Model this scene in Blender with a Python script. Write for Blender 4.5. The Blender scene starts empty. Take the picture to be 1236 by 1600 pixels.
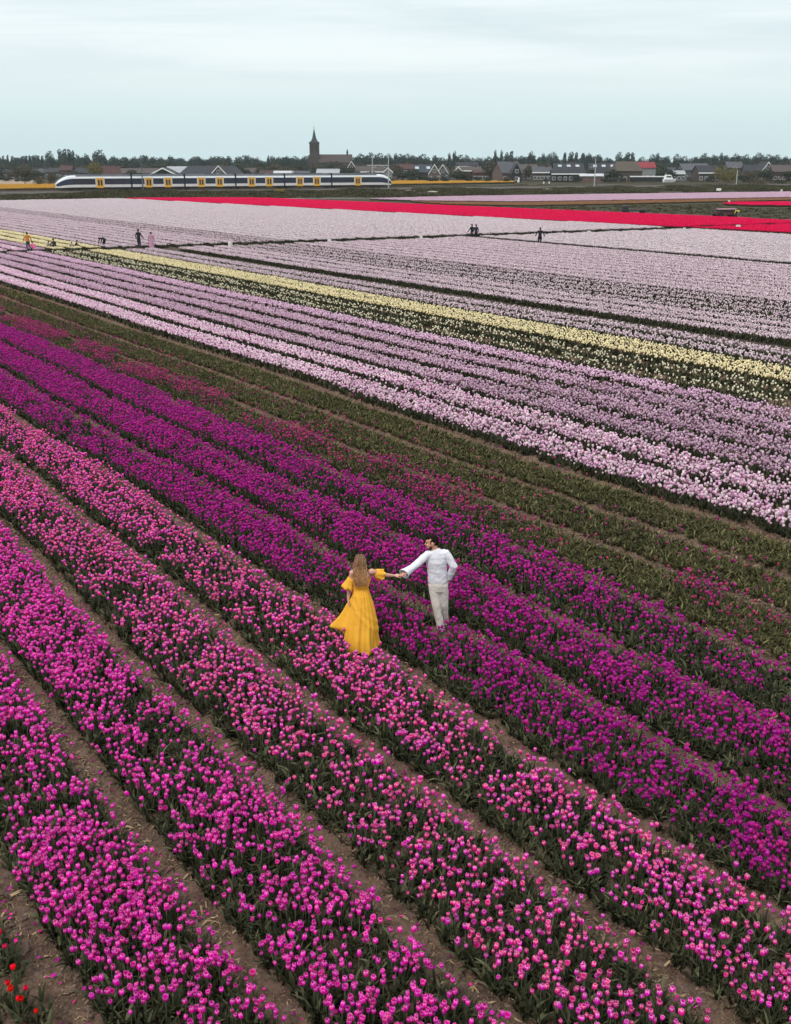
import bpy, bmesh, math, random
import numpy as np
from mathutils import Vector, Matrix, Euler
from mathutils import noise as mn

R = math.radians
random.seed(11)
rng = np.random.default_rng(11)
scene = bpy.context.scene
COL = scene.collection

# ------------------------------------------------------------------ camera
F_PX, CX, CY, HOR, H = 1623.0, 618.0, 800.0, 257.0, 7.5
PITCH = math.atan((CY - HOR) / F_PX)
cp, sp = math.cos(PITCH), math.sin(PITCH)
cam_d = bpy.data.cameras.new('camera')
cam = bpy.data.objects.new('camera', cam_d)
COL.objects.link(cam)
cam.location = (0, 0, H)
cam.rotation_euler = (R(90) - PITCH, 0, 0)
cam_d.sensor_fit = 'VERTICAL'
cam_d.sensor_height = 24.0
cam_d.lens = F_PX / 1600.0 * 24.0
cam_d.clip_start = 0.1
cam_d.clip_end = 9000
scene.camera = cam

# ------------------------------------------------------------------ sky and sun
SUN_EL, SUN_AZ = 58.0, 215.0      # degrees; azimuth clockwise from +Y
world = bpy.data.worlds.new('World')
scene.world = world
world.use_nodes = True
wt = world.node_tree
wt.nodes.clear()


def wn(kind, **kw):
    n = wt.nodes.new(kind)
    for k, v in kw.items():
        setattr(n, k, v)
    return n


w_out = wn('ShaderNodeOutputWorld')
w_bg = wn('ShaderNodeBackground')
w_bg.inputs['Strength'].default_value = 0.1
w_sky = wn('ShaderNodeTexSky', sky_type='NISHITA')
w_sky.sun_disc = False
w_sky.sun_elevation = R(SUN_EL)
w_sky.sun_rotation = R(SUN_AZ)
w_sky.air_density = 1.5
w_sky.dust_density = 2.5
w_tc = wn('ShaderNodeTexCoord')
w_sep = wn('ShaderNodeSeparateXYZ')
wt.links.new(w_tc.outputs['Generated'], w_sep.inputs[0])
w_ramp = wn('ShaderNodeValToRGB')
wt.links.new(w_sep.outputs['Z'], w_ramp.inputs[0])
els = w_ramp.color_ramp.elements
els[0].position = 0.0
els[0].color = (0.640, 0.800, 0.830, 1)
els[1].position = 1.0
els[1].color = (1.3, 1.33, 1.35, 1)
for pos, c in ((0.035, (0.665, 0.825, 0.850)), (0.066, (0.77, 0.88, 0.90)), (0.090, (0.83, 0.92, 0.94)), (0.12, (0.80, 0.90, 0.925)), (0.25, (0.90, 0.98, 1.0)), (0.6, (1.15, 1.2, 1.22))):
    e = els.new(pos)
    e.color = (*c, 1)


def wmath(op, a, b=None):
    n = wn('ShaderNodeMath', operation=op)
    for i, q in enumerate((a, b)):
        if q is None:
            continue
        if isinstance(q, (int, float)):
            n.inputs[i].default_value = q
        else:
            wt.links.new(q, n.inputs[i])
    return n.outputs[0]


zz = wmath('ADD', wmath('MAXIMUM', w_sep.outputs['Z'], 0.0), 0.10)
w_com = wn('ShaderNodeCombineXYZ')
wt.links.new(wmath('DIVIDE', w_sep.outputs['X'], zz), w_com.inputs[0])
wt.links.new(wmath('DIVIDE', w_sep.outputs['Y'], zz), w_com.inputs[1])
w_map = wn('ShaderNodeMapping')
w_map.inputs['Scale'].default_value = (0.38, 1.0, 1.0)
w_map.inputs['Location'].default_value = (0.4, 1.3, 0)
wt.links.new(w_com.outputs[0], w_map.inputs[0])
w_noise = wn('ShaderNodeTexNoise')
w_noise.inputs['Scale'].default_value = 1.25
w_noise.inputs['Detail'].default_value = 7
w_noise.inputs['Roughness'].default_value = 0.58
w_noise.inputs['Distortion'].default_value = 0.5
wt.links.new(w_map.outputs[0], w_noise.inputs['Vector'])
w_cr = wn('ShaderNodeValToRGB')
w_cr.color_ramp.elements[0].position = 0.40
w_cr.color_ramp.elements[0].color = (0.87, 0.905, 0.93, 1)
w_cr.color_ramp.elements[1].position = 0.62
w_cr.color_ramp.elements[1].color = (1.08, 1.06, 1.05, 1)
wt.links.new(w_noise.outputs['Fac'], w_cr.inputs[0])
# the cloud texture fades out in the thicker air at the horizon
w_fade = wn('ShaderNodeMapRange')
w_fade.inputs['From Min'].default_value = 0.045
w_fade.inputs['From Max'].default_value = 0.12
wt.links.new(w_sep.outputs['Z'], w_fade.inputs['Value'])
w_mul = wn('ShaderNodeMix', data_type='RGBA', blend_type='MULTIPLY')
wt.links.new(w_fade.outputs[0], w_mul.inputs['Factor'])
wt.links.new(w_ramp.outputs[0], w_mul.inputs[6])
wt.links.new(w_cr.outputs[0], w_mul.inputs[7])
w_ten = wn('ShaderNodeMix', data_type='RGBA', blend_type='MULTIPLY')
w_ten.inputs['Factor'].default_value = 1.0
w_ten.inputs[7].default_value = (7.7, 7.7, 7.7, 1)
wt.links.new(w_mul.outputs[2], w_ten.inputs[6])
w_mix = wn('ShaderNodeMix', data_type='RGBA')
w_mix.inputs['Factor'].default_value = 0.95
wt.links.new(w_sky.outputs[0], w_mix.inputs[6])
wt.links.new(w_ten.outputs[2], w_mix.inputs[7])
wt.links.new(w_mix.outputs[2], w_bg.inputs['Color'])
wt.links.new(w_bg.outputs[0], w_out.inputs['Surface'])

sun_d = bpy.data.lights.new('sun', 'SUN')
sun = bpy.data.objects.new('sun', sun_d)
COL.objects.link(sun)
sun_d.energy = 1.5
sun_d.angle = R(14)
sun_d.color = (1.0, 0.965, 0.92)
_d = Vector((math.sin(R(SUN_AZ)) * math.cos(R(SUN_EL)), math.cos(R(SUN_AZ)) * math.cos(R(SUN_EL)), math.sin(R(SUN_EL))))
sun.rotation_euler = _d.to_track_quat('Z', 'Y').to_euler()

vs = scene.view_settings
vs.view_transform = 'Standard'
vs.look = 'None'
vs.exposure = 0.45
vs.gamma = 1.0
vs.use_curve_mapping = False
scene.cycles.max_bounces = 5
scene.cycles.diffuse_bounces = 3
scene.cycles.transparent_max_bounces = 4
scene.cycles.volume_bounces = 0

# ------------------------------------------------------------------ coordinates
# The beds run along t and are counted across by s (both in metres); the world has the camera looking along +Y.
AZ = R(-35.0)
CA, SA = math.cos(AZ), math.sin(AZ)


def FW(s, t, z=0.0):
    return Vector((s * CA + t * SA, -s * SA + t * CA, z))


def fw_np(s, t):
    return s * CA + t * SA, -s * SA + t * CA


def un(px, py, Y):
    """the point at depth Y seen at (px, py) of the photograph"""
    dx, dy = (px - CX) / F_PX, (py - CY) / F_PX
    d = (dx, cp - dy * sp, -sp - dy * cp)
    k = Y / d[1]
    return Vector((d[0] * k, Y, H + d[2] * k))


def gr(px, py, z=0.0):
    """the point of the ground seen at (px, py)"""
    dx, dy = (px - CX) / F_PX, (py - CY) / F_PX
    d = (dx, cp - dy * sp, -sp - dy * cp)
    k = (z - H) / d[2]
    return Vector((d[0] * k, d[1] * k, z))


def img_np(X, Y, Z):
    dep = Y * cp - (Z - H) * sp
    return CX + F_PX * X / dep, CY + F_PX * (-Y * sp - (Z - H) * cp) / dep, dep


# ------------------------------------------------------------------ helpers
def tag(o, label=None, cat=None, group=None, kind=None):
    if label:
        o['label'] = label
    if cat:
        o['category'] = cat
    if group:
        o['group'] = group
    if kind:
        o['kind'] = kind
    return o


class MB:
    """collects faces with material slots; build() makes one mesh object"""

    def __init__(self):
        self.v, self.f, self.m, self.mats = [], [], [], []

    def slot(self, mat):
        if mat not in self.mats:
            self.mats.append(mat)
        return self.mats.index(mat)

    def add(self, verts, faces, mat):
        b = len(self.v)
        k = self.slot(mat)
        self.v.extend([tuple(q) for q in verts])
        for f in faces:
            self.f.append(tuple(i + b for i in f))
            self.m.append(k)

    def box(self, lo, hi, mat, M=None):
        x0, y0, z0 = lo
        x1, y1, z1 = hi
        vs_ = [Vector(q) for q in ((x0, y0, z0), (x1, y0, z0), (x1, y1, z0), (x0, y1, z0), (x0, y0, z1), (x1, y0, z1), (x1, y1, z1), (x0, y1, z1))]
        if M is not None:
            vs_ = [M @ q for q in vs_]
        self.add(vs_, [(0, 3, 2, 1), (4, 5, 6, 7), (0, 1, 5, 4), (1, 2, 6, 5), (2, 3, 7, 6), (3, 0, 4, 7)], mat)

    def tube(self, pts, rads, mat, n=8, ref=(0, 1, 0)):
        pts = [Vector(q) for q in pts]
        rf = Vector(ref)
        ring = []
        for i, q in enumerate(pts):
            a = pts[max(i - 1, 0)]
            b = pts[min(i + 1, len(pts) - 1)]
            t = (b - a).normalized()
            sd = rf.cross(t)
            if sd.length < 1e-3:
                sd = Vector((1, 0, 0)).cross(t)
            sd.normalize()
            up = t.cross(sd).normalized()
            r = rads[i] if isinstance(rads, (list, tuple)) else rads
            ra, rb = r if isinstance(r, (list, tuple)) else (r, r)
            ring.append([q + sd * ra * math.cos(2 * math.pi * k / n) + up * rb * math.sin(2 * math.pi * k / n) for k in range(n)])
        vs_ = [p for rr in ring for p in rr]
        fs = []
        for i in range(len(pts) - 1):
            for k in range(n):
                k2 = (k + 1) % n
                fs.append((i * n + k, i * n + k2, (i + 1) * n + k2, (i + 1) * n + k))
        fs.append(tuple(range(n - 1, -1, -1)))
        fs.append(tuple((len(pts) - 1) * n + k for k in range(n)))
        self.add(vs_, fs, mat)

    def ball(self, c, r, mat, nu=10, nv=7, M=None):
        c = Vector(c)
        r = (r, r, r) if isinstance(r, (int, float)) else r
        vs_ = [Vector((0, 0, -r[2]))]
        for i in range(1, nv):
            ph = -math.pi / 2 + math.pi * i / nv
            for k in range(nu):
                a = 2 * math.pi * k / nu
                vs_.append(Vector((r[0] * math.cos(ph) * math.cos(a), r[1] * math.cos(ph) * math.sin(a), r[2] * math.sin(ph))))
        vs_.append(Vector((0, 0, r[2])))
        fs = [(0, 1 + (k + 1) % nu, 1 + k) for k in range(nu)]
        for i in range(nv - 2):
            for k in range(nu):
                a, b = 1 + i * nu + k, 1 + i * nu + (k + 1) % nu
                fs.append((a, b, b + nu, a + nu))
        top = len(vs_) - 1
        b0 = 1 + (nv - 2) * nu
        fs += [(b0 + k, b0 + (k + 1) % nu, top) for k in range(nu)]
        if M is not None:
            vs_ = [M @ q for q in vs_]
        self.add([q + c for q in vs_], fs, mat)

    def mesh(self, name, smooth=False):
        me = bpy.data.meshes.new(name)
        me.from_pydata(self.v, [], self.f)
        for m_ in self.mats:
            me.materials.append(m_)
        me.polygons.foreach_set('material_index', self.m)
        if smooth:
            me.polygons.foreach_set('use_smooth', [True] * len(self.f))
        me.update()
        return me

    def build(self, name, parent=None, smooth=False):
        return link(name, self.mesh(name, smooth), parent)


def link(name, me, parent=None):
    o = bpy.data.objects.new(name, me)
    COL.objects.link(o)
    if parent is not None:
        o.parent = parent
    return o


def empty(name, loc=(0, 0, 0), rz=0.0):
    o = bpy.data.objects.new(name, None)
    o.empty_display_size = 0.3
    o.location = loc
    o.rotation_euler = (0, 0, rz)
    COL.objects.link(o)
    return o


# ------------------------------------------------------------------ materials
def new_mat(name):
    m = bpy.data.materials.new(name)
    m.use_nodes = True
    nt = m.node_tree
    nt.nodes.clear()
    out = nt.nodes.new('ShaderNodeOutputMaterial')
    b = nt.nodes.new('ShaderNodeBsdfPrincipled')
    nt.links.new(b.outputs[0], out.inputs[0])
    return m, nt, b, out


def simple(name, col, rough=0.7, var=0.15, scale=3.0, spec=0.3, metal=0.0, bump=0.0, bscale=20.0, orand=0.0):
    """plain colour broken up by noise, with optional bump and a little change from object to object"""
    m, nt, b, out = new_mat(name)
    tc = nt.nodes.new('ShaderNodeTexCoord')
    nz = nt.nodes.new('ShaderNodeTexNoise')
    nz.inputs['Scale'].default_value = scale
    nz.inputs['Detail'].default_value = 5
    nt.links.new(tc.outputs['Object'], nz.inputs['Vector'])
    mr = nt.nodes.new('ShaderNodeMapRange')
    mr.inputs['From Min'].default_value = 0.3
    mr.inputs['From Max'].default_value = 0.7
    mr.inputs['To Min'].default_value = 1 - var
    mr.inputs['To Max'].default_value = 1 + var
    nt.links.new(nz.outputs['Fac'], mr.inputs['Value'])
    fac = mr.outputs[0]
    if orand:
        oi = nt.nodes.new('ShaderNodeObjectInfo')
        m2 = nt.nodes.new('ShaderNodeMapRange')
        m2.inputs['To Min'].default_value = 1 - orand
        m2.inputs['To Max'].default_value = 1 + orand
        nt.links.new(oi.outputs['Random'], m2.inputs['Value'])
        mm = nt.nodes.new('ShaderNodeMath')
        mm.operation = 'MULTIPLY'
        nt.links.new(fac, mm.inputs[0])
        nt.links.new(m2.outputs[0], mm.inputs[1])
        fac = mm.outputs[0]
    vm = nt.nodes.new('ShaderNodeVectorMath')
    vm.operation = 'SCALE'
    vm.inputs[0].default_value = col
    nt.links.new(fac, vm.inputs['Scale'])
    nt.links.new(vm.outputs[0], b.inputs['Base Color'])
    b.inputs['Roughness'].default_value = rough
    b.inputs['Specular IOR Level'].default_value = spec
    b.inputs['Metallic'].default_value = metal
    if bump:
        n2 = nt.nodes.new('ShaderNodeTexNoise')
        n2.inputs['Scale'].default_value = bscale
        n2.inputs['Detail'].default_value = 6
        nt.links.new(tc.outputs['Object'], n2.inputs['Vector'])
        bp = nt.nodes.new('ShaderNodeBump')
        bp.inputs['Strength'].default_value = bump
        bp.inputs['Distance'].default_value = 0.02
        nt.links.new(n2.outputs['Fac'], bp.inputs['Height'])
        nt.links.new(bp.outputs[0], b.inputs['Normal'])
    return m


def soil_mat(name, dark, light, straw, straw_amt=0.5, scale=1.0):
    m, nt, b, out = new_mat(name)
    geo = nt.nodes.new('ShaderNodeNewGeometry')

    def noise(sc_, det, rough=0.6, stretch=None):
        n = nt.nodes.new('ShaderNodeTexNoise')
        n.inputs['Scale'].default_value = sc_
        n.inputs['Detail'].default_value = det
        n.inputs['Roughness'].default_value = rough
        if stretch:
            mp = nt.nodes.new('ShaderNodeMapping')
            mp.inputs['Rotation'].default_value = (0, 0, stretch[0])
            mp.inputs['Scale'].default_value = stretch[1]
            nt.links.new(geo.outputs['Position'], mp.inputs[0])
            nt.links.new(mp.outputs[0], n.inputs['Vector'])
        else:
            nt.links.new(geo.outputs['Position'], n.inputs['Vector'])
        return n.outputs['Fac']

    def ramp(f, p0, p1):
        r = nt.nodes.new('ShaderNodeMapRange')
        r.inputs['From Min'].default_value = p0
        r.inputs['From Max'].default_value = p1
        nt.links.new(f, r.inputs['Value'])
        return r.outputs[0]

    def mix(f, a, c):
        x = nt.nodes.new('ShaderNodeMix')
        x.data_type = 'RGBA'
        nt.links.new(f, x.inputs['Factor'])
        for i, q in ((6, a), (7, c)):
            if isinstance(q, tuple):
                x.inputs[i].default_value = (*q, 1)
            else:
                nt.links.new(q, x.inputs[i])
        return x.outputs[2]
    base = mix(ramp(noise(5.5 * scale, 9, 0.78), 0.36, 0.62), dark, light)
    fine = ramp(noise(38 * scale, 6, 0.75), 0.52, 0.64)
    patch = ramp(noise(0.9 * scale, 4), 0.42, 0.62)
    mm = nt.nodes.new('ShaderNodeMath')
    mm.operation = 'MULTIPLY'
    nt.links.new(fine, mm.inputs[0])
    nt.links.new(patch, mm.inputs[1])
    m3 = nt.nodes.new('ShaderNodeMath')
    m3.operation = 'MULTIPLY'
    nt.links.new(mm.outputs[0], m3.inputs[0])
    m3.inputs[1].default_value = straw_amt
    col = mix(m3.outputs[0], base, straw)
    nt.links.new(col, b.inputs['Base Color'])
    b.inputs['Roughness'].default_value = 0.95
    b.inputs['Specular IOR Level'].default_value = 0.1
    bp = nt.nodes.new('ShaderNodeBump')
    bp.inputs['Strength'].default_value = 1.0
    bp.inputs['Distance'].default_value = 0.07
    nt.links.new(noise(14 * scale, 9, 0.75), bp.inputs['Height'])
    nt.links.new(bp.outputs[0], b.inputs['Normal'])
    return m


def bloom_mat(name, body, tip, base=None, odd=None, odd_amt=0.0):
    """petals: pc.r is the height up the bloom, pc.g the edge of the petal, pc.b a random number per bloom"""
    m, nt, b, out = new_mat(name)
    at = nt.nodes.new('ShaderNodeAttribute')
    at.attribute_name = 'pc'
    sx = nt.nodes.new('ShaderNodeSeparateColor')
    nt.links.new(at.outputs['Color'], sx.inputs[0])
    oi = nt.nodes.new('ShaderNodeObjectInfo')
    ad = nt.nodes.new('ShaderNodeMath')
    ad.operation = 'ADD'
    nt.links.new(sx.outputs['Blue'], ad.inputs[0])
    nt.links.new(oi.outputs['Random'], ad.inputs[1])
    fr = nt.nodes.new('ShaderNodeMath')
    fr.operation = 'FRACT'
    nt.links.new(ad.outputs[0], fr.inputs[0])
    # tip mask: top of the petal and its rim
    mr = nt.nodes.new('ShaderNodeMapRange')
    mr.inputs['From Min'].default_value = 0.80
    mr.inputs['From Max'].default_value = 1.22
    t0 = nt.nodes.new('ShaderNodeMath')
    t0.operation = 'MULTIPLY_ADD'
    nt.links.new(sx.outputs['Green'], t0.inputs[0])
    t0.inputs[1].default_value = 0.3
    nt.links.new(sx.outputs['Red'], t0.inputs[2])
    nt.links.new(t0.outputs[0], mr.inputs['Value'])

    def mix(f, a, c):
        x = nt.nodes.new('ShaderNodeMix')
        x.data_type = 'RGBA'
        if isinstance(f, float):
            x.inputs['Factor'].default_value = f
        else:
            nt.links.new(f, x.inputs['Factor'])
        for i, q in ((6, a), (7, c)):
            if isinstance(q, tuple):
                x.inputs[i].default_value = (*q, 1)
            else:
                nt.links.new(q, x.inputs[i])
        return x.outputs[2]
    bodyc = body
    if odd is not None:
        st = nt.nodes.new('ShaderNodeMath')
        st.operation = 'LESS_THAN'
        nt.links.new(fr.outputs[0], st.inputs[0])
        st.inputs[1].default_value = odd_amt
        bodyc = mix(st.outputs[0], body, odd)
    col = mix(mr.outputs[0], bodyc, tip)
    hs = nt.nodes.new('ShaderNodeHueSaturation')
    nt.links.new(col, hs.inputs['Color'])
    h1 = nt.nodes.new('ShaderNodeMapRange')
    h1.inputs['To Min'].default_value = 0.485
    h1.inputs['To Max'].default_value = 0.515
    nt.links.new(fr.outputs[0], h1.inputs['Value'])
    nt.links.new(h1.outputs[0], hs.inputs['Hue'])
    m7 = nt.nodes.new('ShaderNodeMath')
    m7.operation = 'MULTIPLY'
    nt.links.new(fr.outputs[0], m7.inputs[0])
    m7.inputs[1].default_value = 7.31
    f7 = nt.nodes.new('ShaderNodeMath')
    f7.operation = 'FRACT'
    nt.links.new(m7.outputs[0], f7.inputs[0])
    h2 = nt.nodes.new('ShaderNodeMapRange')
    h2.inputs['To Min'].default_value = 0.78
    h2.inputs['To Max'].default_value = 1.15
    nt.links.new(f7.outputs[0], h2.inputs['Value'])
    nt.links.new(h2.outputs[0], hs.inputs['Value'])
    nt.links.new(hs.outputs[0], b.inputs['Base Color'])
    b.inputs['Roughness'].default_value = 0.6
    b.inputs['Specular IOR Level'].default_value = 0.08
    tr = nt.nodes.new('ShaderNodeBsdfTranslucent')
    nt.links.new(hs.outputs[0], tr.inputs['Color'])
    mx = nt.nodes.new('ShaderNodeMixShader')
    mx.inputs[0].default_value = 0.28
    nt.links.new(b.outputs[0], mx.inputs[1])
    nt.links.new(tr.outputs[0], mx.inputs[2])
    nt.links.new(mx.outputs[0], out.inputs[0])
    return m


def leaf_mat(name, c0, c1, c2, transl=0.25, rough=0.65, scale=0.35):
    """foliage: colour drifts over metres, changes from plant to plant"""
    m, nt, b, out = new_mat(name)
    geo = nt.nodes.new('ShaderNodeNewGeometry')
    nz = nt.nodes.new('ShaderNodeTexNoise')
    nz.inputs['Scale'].default_value = scale
    nz.inputs['Detail'].default_value = 6
    nt.links.new(geo.outputs['Position'], nz.inputs['Vector'])
    oi = nt.nodes.new('ShaderNodeObjectInfo')
    isl = geo.outputs['Random Per Island']
    m1 = nt.nodes.new('ShaderNodeMix')
    m1.data_type = 'RGBA'
    m1.inputs[6].default_value = (*c0, 1)
    m1.inputs[7].default_value = (*c1, 1)
    mr = nt.nodes.new('ShaderNodeMapRange')
    mr.inputs['From Min'].default_value = 0.35
    mr.inputs['From Max'].default_value = 0.65
    nt.links.new(nz.outputs['Fac'], mr.inputs['Value'])
    nt.links.new(mr.outputs[0], m1.inputs['Factor'])
    m2 = nt.nodes.new('ShaderNodeMix')
    m2.data_type = 'RGBA'
    nt.links.new(m1.outputs[2], m2.inputs[6])
    m2.inputs[7].default_value = (*c2, 1)
    pw = nt.nodes.new('ShaderNodeMath')
    pw.operation = 'POWER'
    ad = nt.nodes.new('ShaderNodeMath')
    ad.operation = 'ADD'
    nt.links.new(isl, ad.inputs[0])
    nt.links.new(oi.outputs['Random'], ad.inputs[1])
    fr = nt.nodes.new('ShaderNodeMath')
    fr.operation = 'FRACT'
    nt.links.new(ad.outputs[0], fr.inputs[0])
    nt.links.new(fr.outputs[0], pw.inputs[0])
    pw.inputs[1].default_value = 4.0
    nt.links.new(pw.outputs[0], m2.inputs['Factor'])
    nt.links.new(m2.outputs[2], b.inputs['Base Color'])
    b.inputs['Roughness'].default_value = rough
    b.inputs['Specular IOR Level'].default_value = 0.10
    if transl:
        tr = nt.nodes.new('ShaderNodeBsdfTranslucent')
        nt.links.new(m2.outputs[2], tr.inputs['Color'])
        mx = nt.nodes.new('ShaderNodeMixShader')
        mx.inputs[0].default_value = transl
        nt.links.new(b.outputs[0], mx.inputs[1])
        nt.links.new(tr.outputs[0], mx.inputs[2])
        nt.links.new(mx.outputs[0], out.inputs[0])
    return m


M_soil = soil_mat('furrow_soil', (0.072, 0.045, 0.034), (0.215, 0.135, 0.100), (0.34, 0.25, 0.15), 0.85)
M_clod = soil_mat('soil_clod', (0.10, 0.064, 0.052), (0.24, 0.165, 0.132), (0.28, 0.2, 0.15), 0.3)
M_field_soil = soil_mat('dark_field_soil', (0.045, 0.036, 0.028), (0.085, 0.066, 0.050), (0.11, 0.10, 0.06), 0.4, 0.4)
M_ground = soil_mat('grassland', (0.032, 0.030, 0.014), (0.056, 0.048, 0.024), (0.10, 0.08, 0.042), 0.5, 0.05)
M_verge = soil_mat('verge_earth', (0.026, 0.025, 0.013), (0.055, 0.047, 0.026), (0.12, 0.10, 0.055), 0.6, 0.12)
M_straw = simple('straw', (0.22, 0.155, 0.092), 0.9, 0.3, 8, orand=0.75)
M_leaf = leaf_mat('tulip_leaf', (0.017, 0.020, 0.010), (0.027, 0.030, 0.014), (0.13, 0.135, 0.07), 0.12)
M_leaf_old = leaf_mat('old_tulip_leaf', (0.034, 0.036, 0.015), (0.060, 0.058, 0.023), (0.22, 0.20, 0.085), 0.15)
M_grass = leaf_mat('verge_grass', (0.026, 0.027, 0.011), (0.054, 0.049, 0.021), (0.13, 0.11, 0.052), 0.12, scale=0.06)
M_stem = simple('tulip_stem', (0.045, 0.055, 0.026), 0.6, 0.2, 6, orand=0.3)

VAR = {
    'magenta': bloom_mat('magenta_petal', (0.82, 0.008, 0.49), (0.95, 0.36, 0.70), odd=(0.74, 0.02, 0.27), odd_amt=0.14),
    'pink': bloom_mat('pink_petal', (0.84, 0.020, 0.38), (0.97, 0.56, 0.66), odd=(0.80, 0.010, 0.50), odd_amt=0.45),
    'purple': bloom_mat('purple_petal', (0.42, 0.005, 0.27), (0.66, 0.09, 0.46), odd=(0.62, 0.02, 0.22), odd_amt=0.22),
    'mixed': bloom_mat('mixed_petal', (0.36, 0.012, 0.20), (0.58, 0.15, 0.32), odd=(0.50, 0.045, 0.10), odd_amt=0.40),
    'lilac': bloom_mat('lilac_pink_petal', (0.78, 0.42, 0.65), (0.94, 0.80, 0.85), odd=(0.90, 0.72, 0.77), odd_amt=0.45),
    'mauve': bloom_mat('mauve_petal', (0.55, 0.31, 0.47), (0.82, 0.64, 0.72), odd=(0.72, 0.52, 0.60), odd_amt=0.40),
    'pale': bloom_mat('pale_pink_petal', (0.76, 0.48, 0.66), (0.90, 0.74, 0.80)),
    'cream': bloom_mat('cream_petal', (0.80, 0.74, 0.54), (0.88, 0.84, 0.68)),
    'yellow': bloom_mat('pale_yellow_petal', (0.92, 0.80, 0.48), (0.95, 0.88, 0.66)),
    'ashen': bloom_mat('ashen_lilac_petal', (0.66, 0.49, 0.57), (0.84, 0.71, 0.75), odd=(0.78, 0.65, 0.67), odd_amt=0.4),
    'white': bloom_mat('white_pink_petal', (0.72, 0.58, 0.63), (0.86, 0.76, 0.79), odd=(0.78, 0.70, 0.71), odd_amt=0.4),
    'red': bloom_mat('red_petal', (0.80, 0.002, 0.085), (0.86, 0.010, 0.12)),
    'scarlet': bloom_mat('scarlet_petal', (0.85, 0.004, 0.065), (0.90, 0.012, 0.10)),
    'ochre': bloom_mat('ochre_petal', (0.34, 0.16, 0.085), (0.42, 0.24, 0.12)),
    'gold': bloom_mat('golden_petal', (0.60, 0.31, 0.04), (0.70, 0.42, 0.08)),
}


# ------------------------------------------------------------------ tulip prototypes
def add_leaf(mb, x, y, ang, L, w, lean, mat, seg=4):
    ca, sa = math.cos(ang), math.sin(ang)
    vs_, fs = [], []
    tw = random.uniform(-0.35, 0.35)
    for i in range(seg + 1):
        v = i / seg
        r = 0.01 + L * lean * (0.55 * v + 0.45 * v * v)
        z = L * (1.05 * v - (0.25 + 0.75 * lean * lean) * 0.62 * v * v)
        ww = w * (0.45 + 0.55 * math.sin(math.pi * min(1, 0.15 + 0.6 * v))) * (1 - v ** 3)
        for k, u in enumerate((-1, 0, 1)):
            off = u * ww * 0.5
            up = abs(u) * ww * 0.28
            a2 = tw * v
            px_ = x + ca * r - sa * off * math.cos(a2) - ca * up * 0.5
            py_ = y + sa * r + ca * off * math.cos(a2) - sa * up * 0.5
            vs_.append((px_, py_, z + up * 0.5 + off * math.sin(a2)))
    for i in range(seg):
        for k in range(2):
            a = i * 3 + k
            fs.append((a, a + 1, a + 4, a + 3))
    mb.add(vs_, fs, mat)


def bloom_geo(open_=0.0, rad=0.033, hgt=0.075):
    """six petals in two whorls; returns verts, faces, pc"""
    V, Fc, pc = [], [], []
    for w in range(2):
        for k in range(3):
            a0 = 2 * math.pi * (k / 3 + w / 6) + random.uniform(-0.1, 0.1)
            rr = rad * (1.0 if w == 0 else 0.84) * random.uniform(0.93, 1.07)
            hh = hgt * random.uniform(0.92, 1.06)
            op = open_ + random.uniform(-0.06, 0.1)
            b = len(V)
            rows = (0.0, 0.28, 0.62, 0.88, 1.0)
            for v in rows:
                prof = {0.0: 0.12, 0.28: 0.86, 0.62: 1.0, 0.88: 0.84 + op * 0.5, 1.0: 0.66 + op}[v]
                hw = {0.0: 0.5, 0.28: 0.80, 0.62: 0.85, 0.88: 0.66, 1.0: 0.22}[v]
                for u in (-1, 0, 1):
                    a = a0 + u * hw
                    r = rr * prof * (1.0 if u == 0 else 0.94)
                    z = hh * v - (0.05 * hh * v if u else 0)
                    V.append((r * math.cos(a), r * math.sin(a), z))
                    pc.append((v, abs(u), 0))
            for i in range(len(rows) - 1):
                for j in range(2):
                    q = b + i * 3 + j
                    Fc.append((q, q + 1, q + 4, q + 3))
    return V, Fc, pc


def set_pc(me, cols):
    at = me.color_attributes.new('pc', 'FLOAT_COLOR', 'POINT')
    arr = np.ones((len(me.vertices), 4), dtype=np.float32)
    n = min(len(cols), len(arr))
    if n:
        arr[:n, :3] = np.array(cols[:n], dtype=np.float32)
    at.data.foreach_set('color', arr.ravel())


def proto_coll(name, meshes):
    c = bpy.data.collections.new(name)
    for i, me in enumerate(meshes):
        o = bpy.data.objects.new('%s_%02d' % (name, i), me)
        c.objects.link(o)
    return c


# parts of the single tulips, shared by all that are objects of their own
STEM_H = (0.38, 0.44, 0.50)
bloom_shapes = [bloom_geo(o_, r_, h_) for o_, r_, h_ in ((0.0, 0.034, 0.084), (-0.12, 0.031, 0.090), (0.16, 0.035, 0.080), (0.05, 0.033, 0.076), (0.36, 0.035, 0.078), (0.10, 0.029, 0.074))]


def bloom_mesh(k, mat, lift=0.0):
    V, Fc, pc = bloom_shapes[k]
    me = bpy.data.meshes.new('bloom')
    me.from_pydata([(x, y, z + lift) for x, y, z in V], [], Fc)
    me.materials.append(mat)
    me.polygons.foreach_set('use_smooth', [True] * len(Fc))
    set_pc(me, pc)
    return me


def stem_mesh(h):
    mb = MB()
    mb.tube([(0, 0, 0), (0.006, 0.003, h * 0.5), (0, 0, h + 0.004)], [0.006, 0.005, 0.0045], M_stem, 5)
    return mb.mesh('stem', True)


def leaf_mesh():
    mb = MB()
    add_leaf(mb, 0, 0, 0, random.uniform(0.26, 0.34), random.uniform(0.045, 0.062), random.uniform(0.35, 0.75), M_leaf)
    return mb.mesh('leaf', True)


stem_meshes = [stem_mesh(h) for h in STEM_H]
leaf_meshes = [leaf_mesh() for _ in range(6)]


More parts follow.
